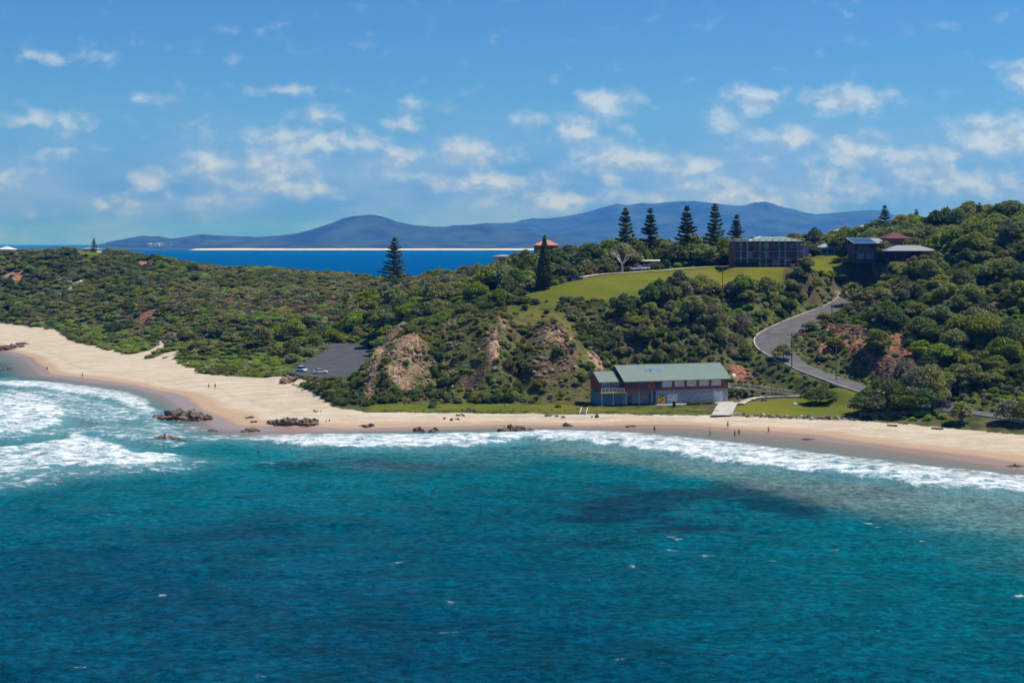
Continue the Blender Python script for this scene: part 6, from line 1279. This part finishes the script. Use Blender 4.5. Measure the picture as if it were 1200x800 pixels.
# ---- people
def figure(pose):
    if pose == 'walk': sw = .26
    elif pose == 'wade': sw = .08
    else: sw = .0
    J = {'pelvis': ((0, 0, .95), .125), 'belly': ((0, 0, 1.12), .12), 'chest': ((0, 0, 1.34), .14), 'neck': ((0, 0, 1.50), .055), 'head0': ((0, -.01, 1.58), .08), 'head': ((0, -.012, 1.67), .1), 'crown': ((0, 0, 1.735), .06), 'nose': ((0, -.115, 1.64), .016)}
    E = [('pelvis', 'belly'), ('belly', 'chest'), ('chest', 'neck'), ('neck', 'head0'), ('head0', 'head'), ('head', 'crown'), ('head', 'nose')]
    for s, n in ((-1, 'l'), (1, 'r')):
        k = sw * s; out = .16 if pose == 'wade' else .0
        J['ear' + n] = ((s * .105, 0, 1.64), .02); E.append(('head', 'ear' + n))
        J['sh' + n] = ((s * .18, 0, 1.42), .06); J['el' + n] = ((s * (.24 + out), k * .5, 1.15 + out * .3), .043); J['wr' + n] = ((s * (.26 + out * 1.6), k * .8 - .06 - out, .90 + out * .9), .03); wx, wy, wz = J['wr' + n][0]; J['pa' + n] = ((wx, wy - .02, wz - .08), .036)
        E += [('chest', 'sh' + n), ('sh' + n, 'el' + n), ('el' + n, 'wr' + n), ('wr' + n, 'pa' + n)]
        for f in range(4): J['f%d%s' % (f, n)] = ((wx + s * .005, wy - .045 + f * .022, wz - .155 - .012 * (1 if f in (1, 2) else 0)), .009); E.append(('pa' + n, 'f%d%s' % (f, n)))
        J['th' + n] = ((wx - s * .01, wy - .085, wz - .10), .010); E.append(('pa' + n, 'th' + n))
        J['hip' + n] = ((s * .09, 0, .90), .09); J['kn' + n] = ((s * .1, -.02 - k * .6, .50), .06); J['an' + n] = ((s * .1, .02 - k, .09 + abs(k) * .1), .04); J['to' + n] = ((s * .11, -.14 - k, .035 + (abs(k) * .05)), .035)
        E += [('pelvis', 'hip' + n), ('hip' + n, 'kn' + n), ('kn' + n, 'an' + n), ('an' + n, 'to' + n)]
    return J, E
def skin_mesh(name, J, E, keep=None, grow=1.0):
    names = [k for k in J if keep is None or k in keep]; ix = {k: i for i, k in enumerate(names)}; me = bpy.data.meshes.new(name)
    bm = bmesh.new(); ly = bm.verts.layers.skin.verify()
    vs = [bm.verts.new(J[k][0]) for k in names]
    for v, k in zip(vs, names): r = J[k][1] * grow; v[ly].radius = (r, r); v[ly].use_root = (k == 'pelvis')
    for a, b in E:
        if a in ix and b in ix: bm.edges.new((vs[ix[a]], vs[ix[b]]))
    bm.to_mesh(me); bm.free(); return me
FIG = {}
for ps in ('stand', 'walk', 'wade'):
    J, E = figure(ps); legs = {'pelvis', 'hipl', 'hipr', 'knl', 'knr'}; top = {'belly', 'chest', 'shl', 'shr', 'pelvis'}
    Js = dict(J); 
    for s, n in ((-1, 'l'), (1, 'r')): Js['kn' + n] = (tuple(np.array(J['hip' + n][0]) * .35 + np.array(J['kn' + n][0]) * .65), .085)
    FIG[ps] = (skin_mesh('body', J, E), skin_mesh('shorts', Js, E, legs, 1.12), skin_mesh('shirt', J, E, top, 1.14))
bmh = bmesh.new(); bmesh.ops.create_uvsphere(bmh, u_segments=10, v_segments=6, radius=.118); bmesh.ops.delete(bmh, geom=[v for v in bmh.verts if v.co.z < -.02 and v.co.y < .03 or v.co.z < -.09], context='VERTS'); HAIR = bpy.data.meshes.new('hair'); bmh.to_mesh(HAIR); bmh.free()
M['skin'] = plain('skin', (.42, .25, .18), .6, .3, .06); M['hair'] = plain('dark_hair', (.03, .02, .015), .7, .2, .1); M['wetsuit'] = plain('black_wetsuit', (.012, .012, .015), .6, .3, .1); M['cloth_blue'] = plain('blue_cloth', (.05, .10, .25), .9, .1, .1); M['cloth_red'] = plain('red_cloth', (.40, .05, .04), .9, .1, .1); M['cloth_white'] = plain('white_cloth', (.68, .67, .65), .9, .1, .05)
def person(label, loc, rot, pose, shirt, shorts, group=None):
    o = thing('person', label, 'person', loc, rot, group); b, s, t_ = FIG[pose]
    for nm, me, mt in (('body', b, 'skin'), ('shorts', s, shorts), ('shirt', t_, shirt)):
        if mt is None: continue
        q = bpy.data.objects.new(nm, me.copy()); q.data.materials.append(M[mt]); COL.objects.link(q); q.parent = o
        md = q.modifiers.new('skin', 'SKIN'); md.use_smooth_shade = True; q.modifiers.new('sub', 'SUBSURF').levels = 1; q.modifiers['sub'].render_levels = 1
    h = link('hair', HAIR, M['hair'], o, (0, .012, 1.675)); return o
for (u, v, rot, pose, sh, st, lab) in [(252, 456, .5, 'walk', 'wetsuit', 'wetsuit', 'person in dark clothes walking with a companion on the dry sand'), (244.5, 455.5, .9, 'stand', 'cloth_white', 'wetsuit', 'person in a white top standing beside the walker on the sand'), (55, 435, .2, 'stand', 'wetsuit', 'wetsuit', 'person in dark clothes standing at the far water edge'), (96.5, 442.5, 1.2, 'walk', 'cloth_blue', 'wetsuit', 'person in a blue top walking along the wet sand'),
        (853, 502.5, 2.0, 'walk', 'cloth_blue', 'wetsuit', 'person in a blue top walking on the damp sand before the club')]:
    x, y, z = hit(u, v); person(lab, (x, y, z), rot, pose, sh, st)
for (u, v, rot, sh, st, lab) in [(767, 506, 2.8, 'wetsuit', 'wetsuit', 'person in a black rash vest wading at the edge of the foam'), (832, 510, 1.2, None, 'cloth_blue', 'bare-chested bather stooping in the shallows'), (861, 511.5, .2, 'wetsuit', 'wetsuit', 'person in a black wetsuit standing in the shallows beside another'), (866, 510, 3.0, 'wetsuit', 'wetsuit', 'shorter wader in black beside the wetsuit wearer'), (900.5, 507.5, 1.8, 'cloth_red', 'wetsuit', 'bather in a red top at the edge of the shallows'), (785.5, 519, .5, 'wetsuit', 'wetsuit', 'swimmer in black standing in the white foam'), (765, 524.5, 2.2, 'cloth_blue', 'wetsuit', 'swimmer in blue at the seaward edge of the foam')]:
    x, y = W(u, v, 0); person(lab, (x, y, max(min(ground(x, y), -.25), -.75)), rot, 'wade', sh, st)
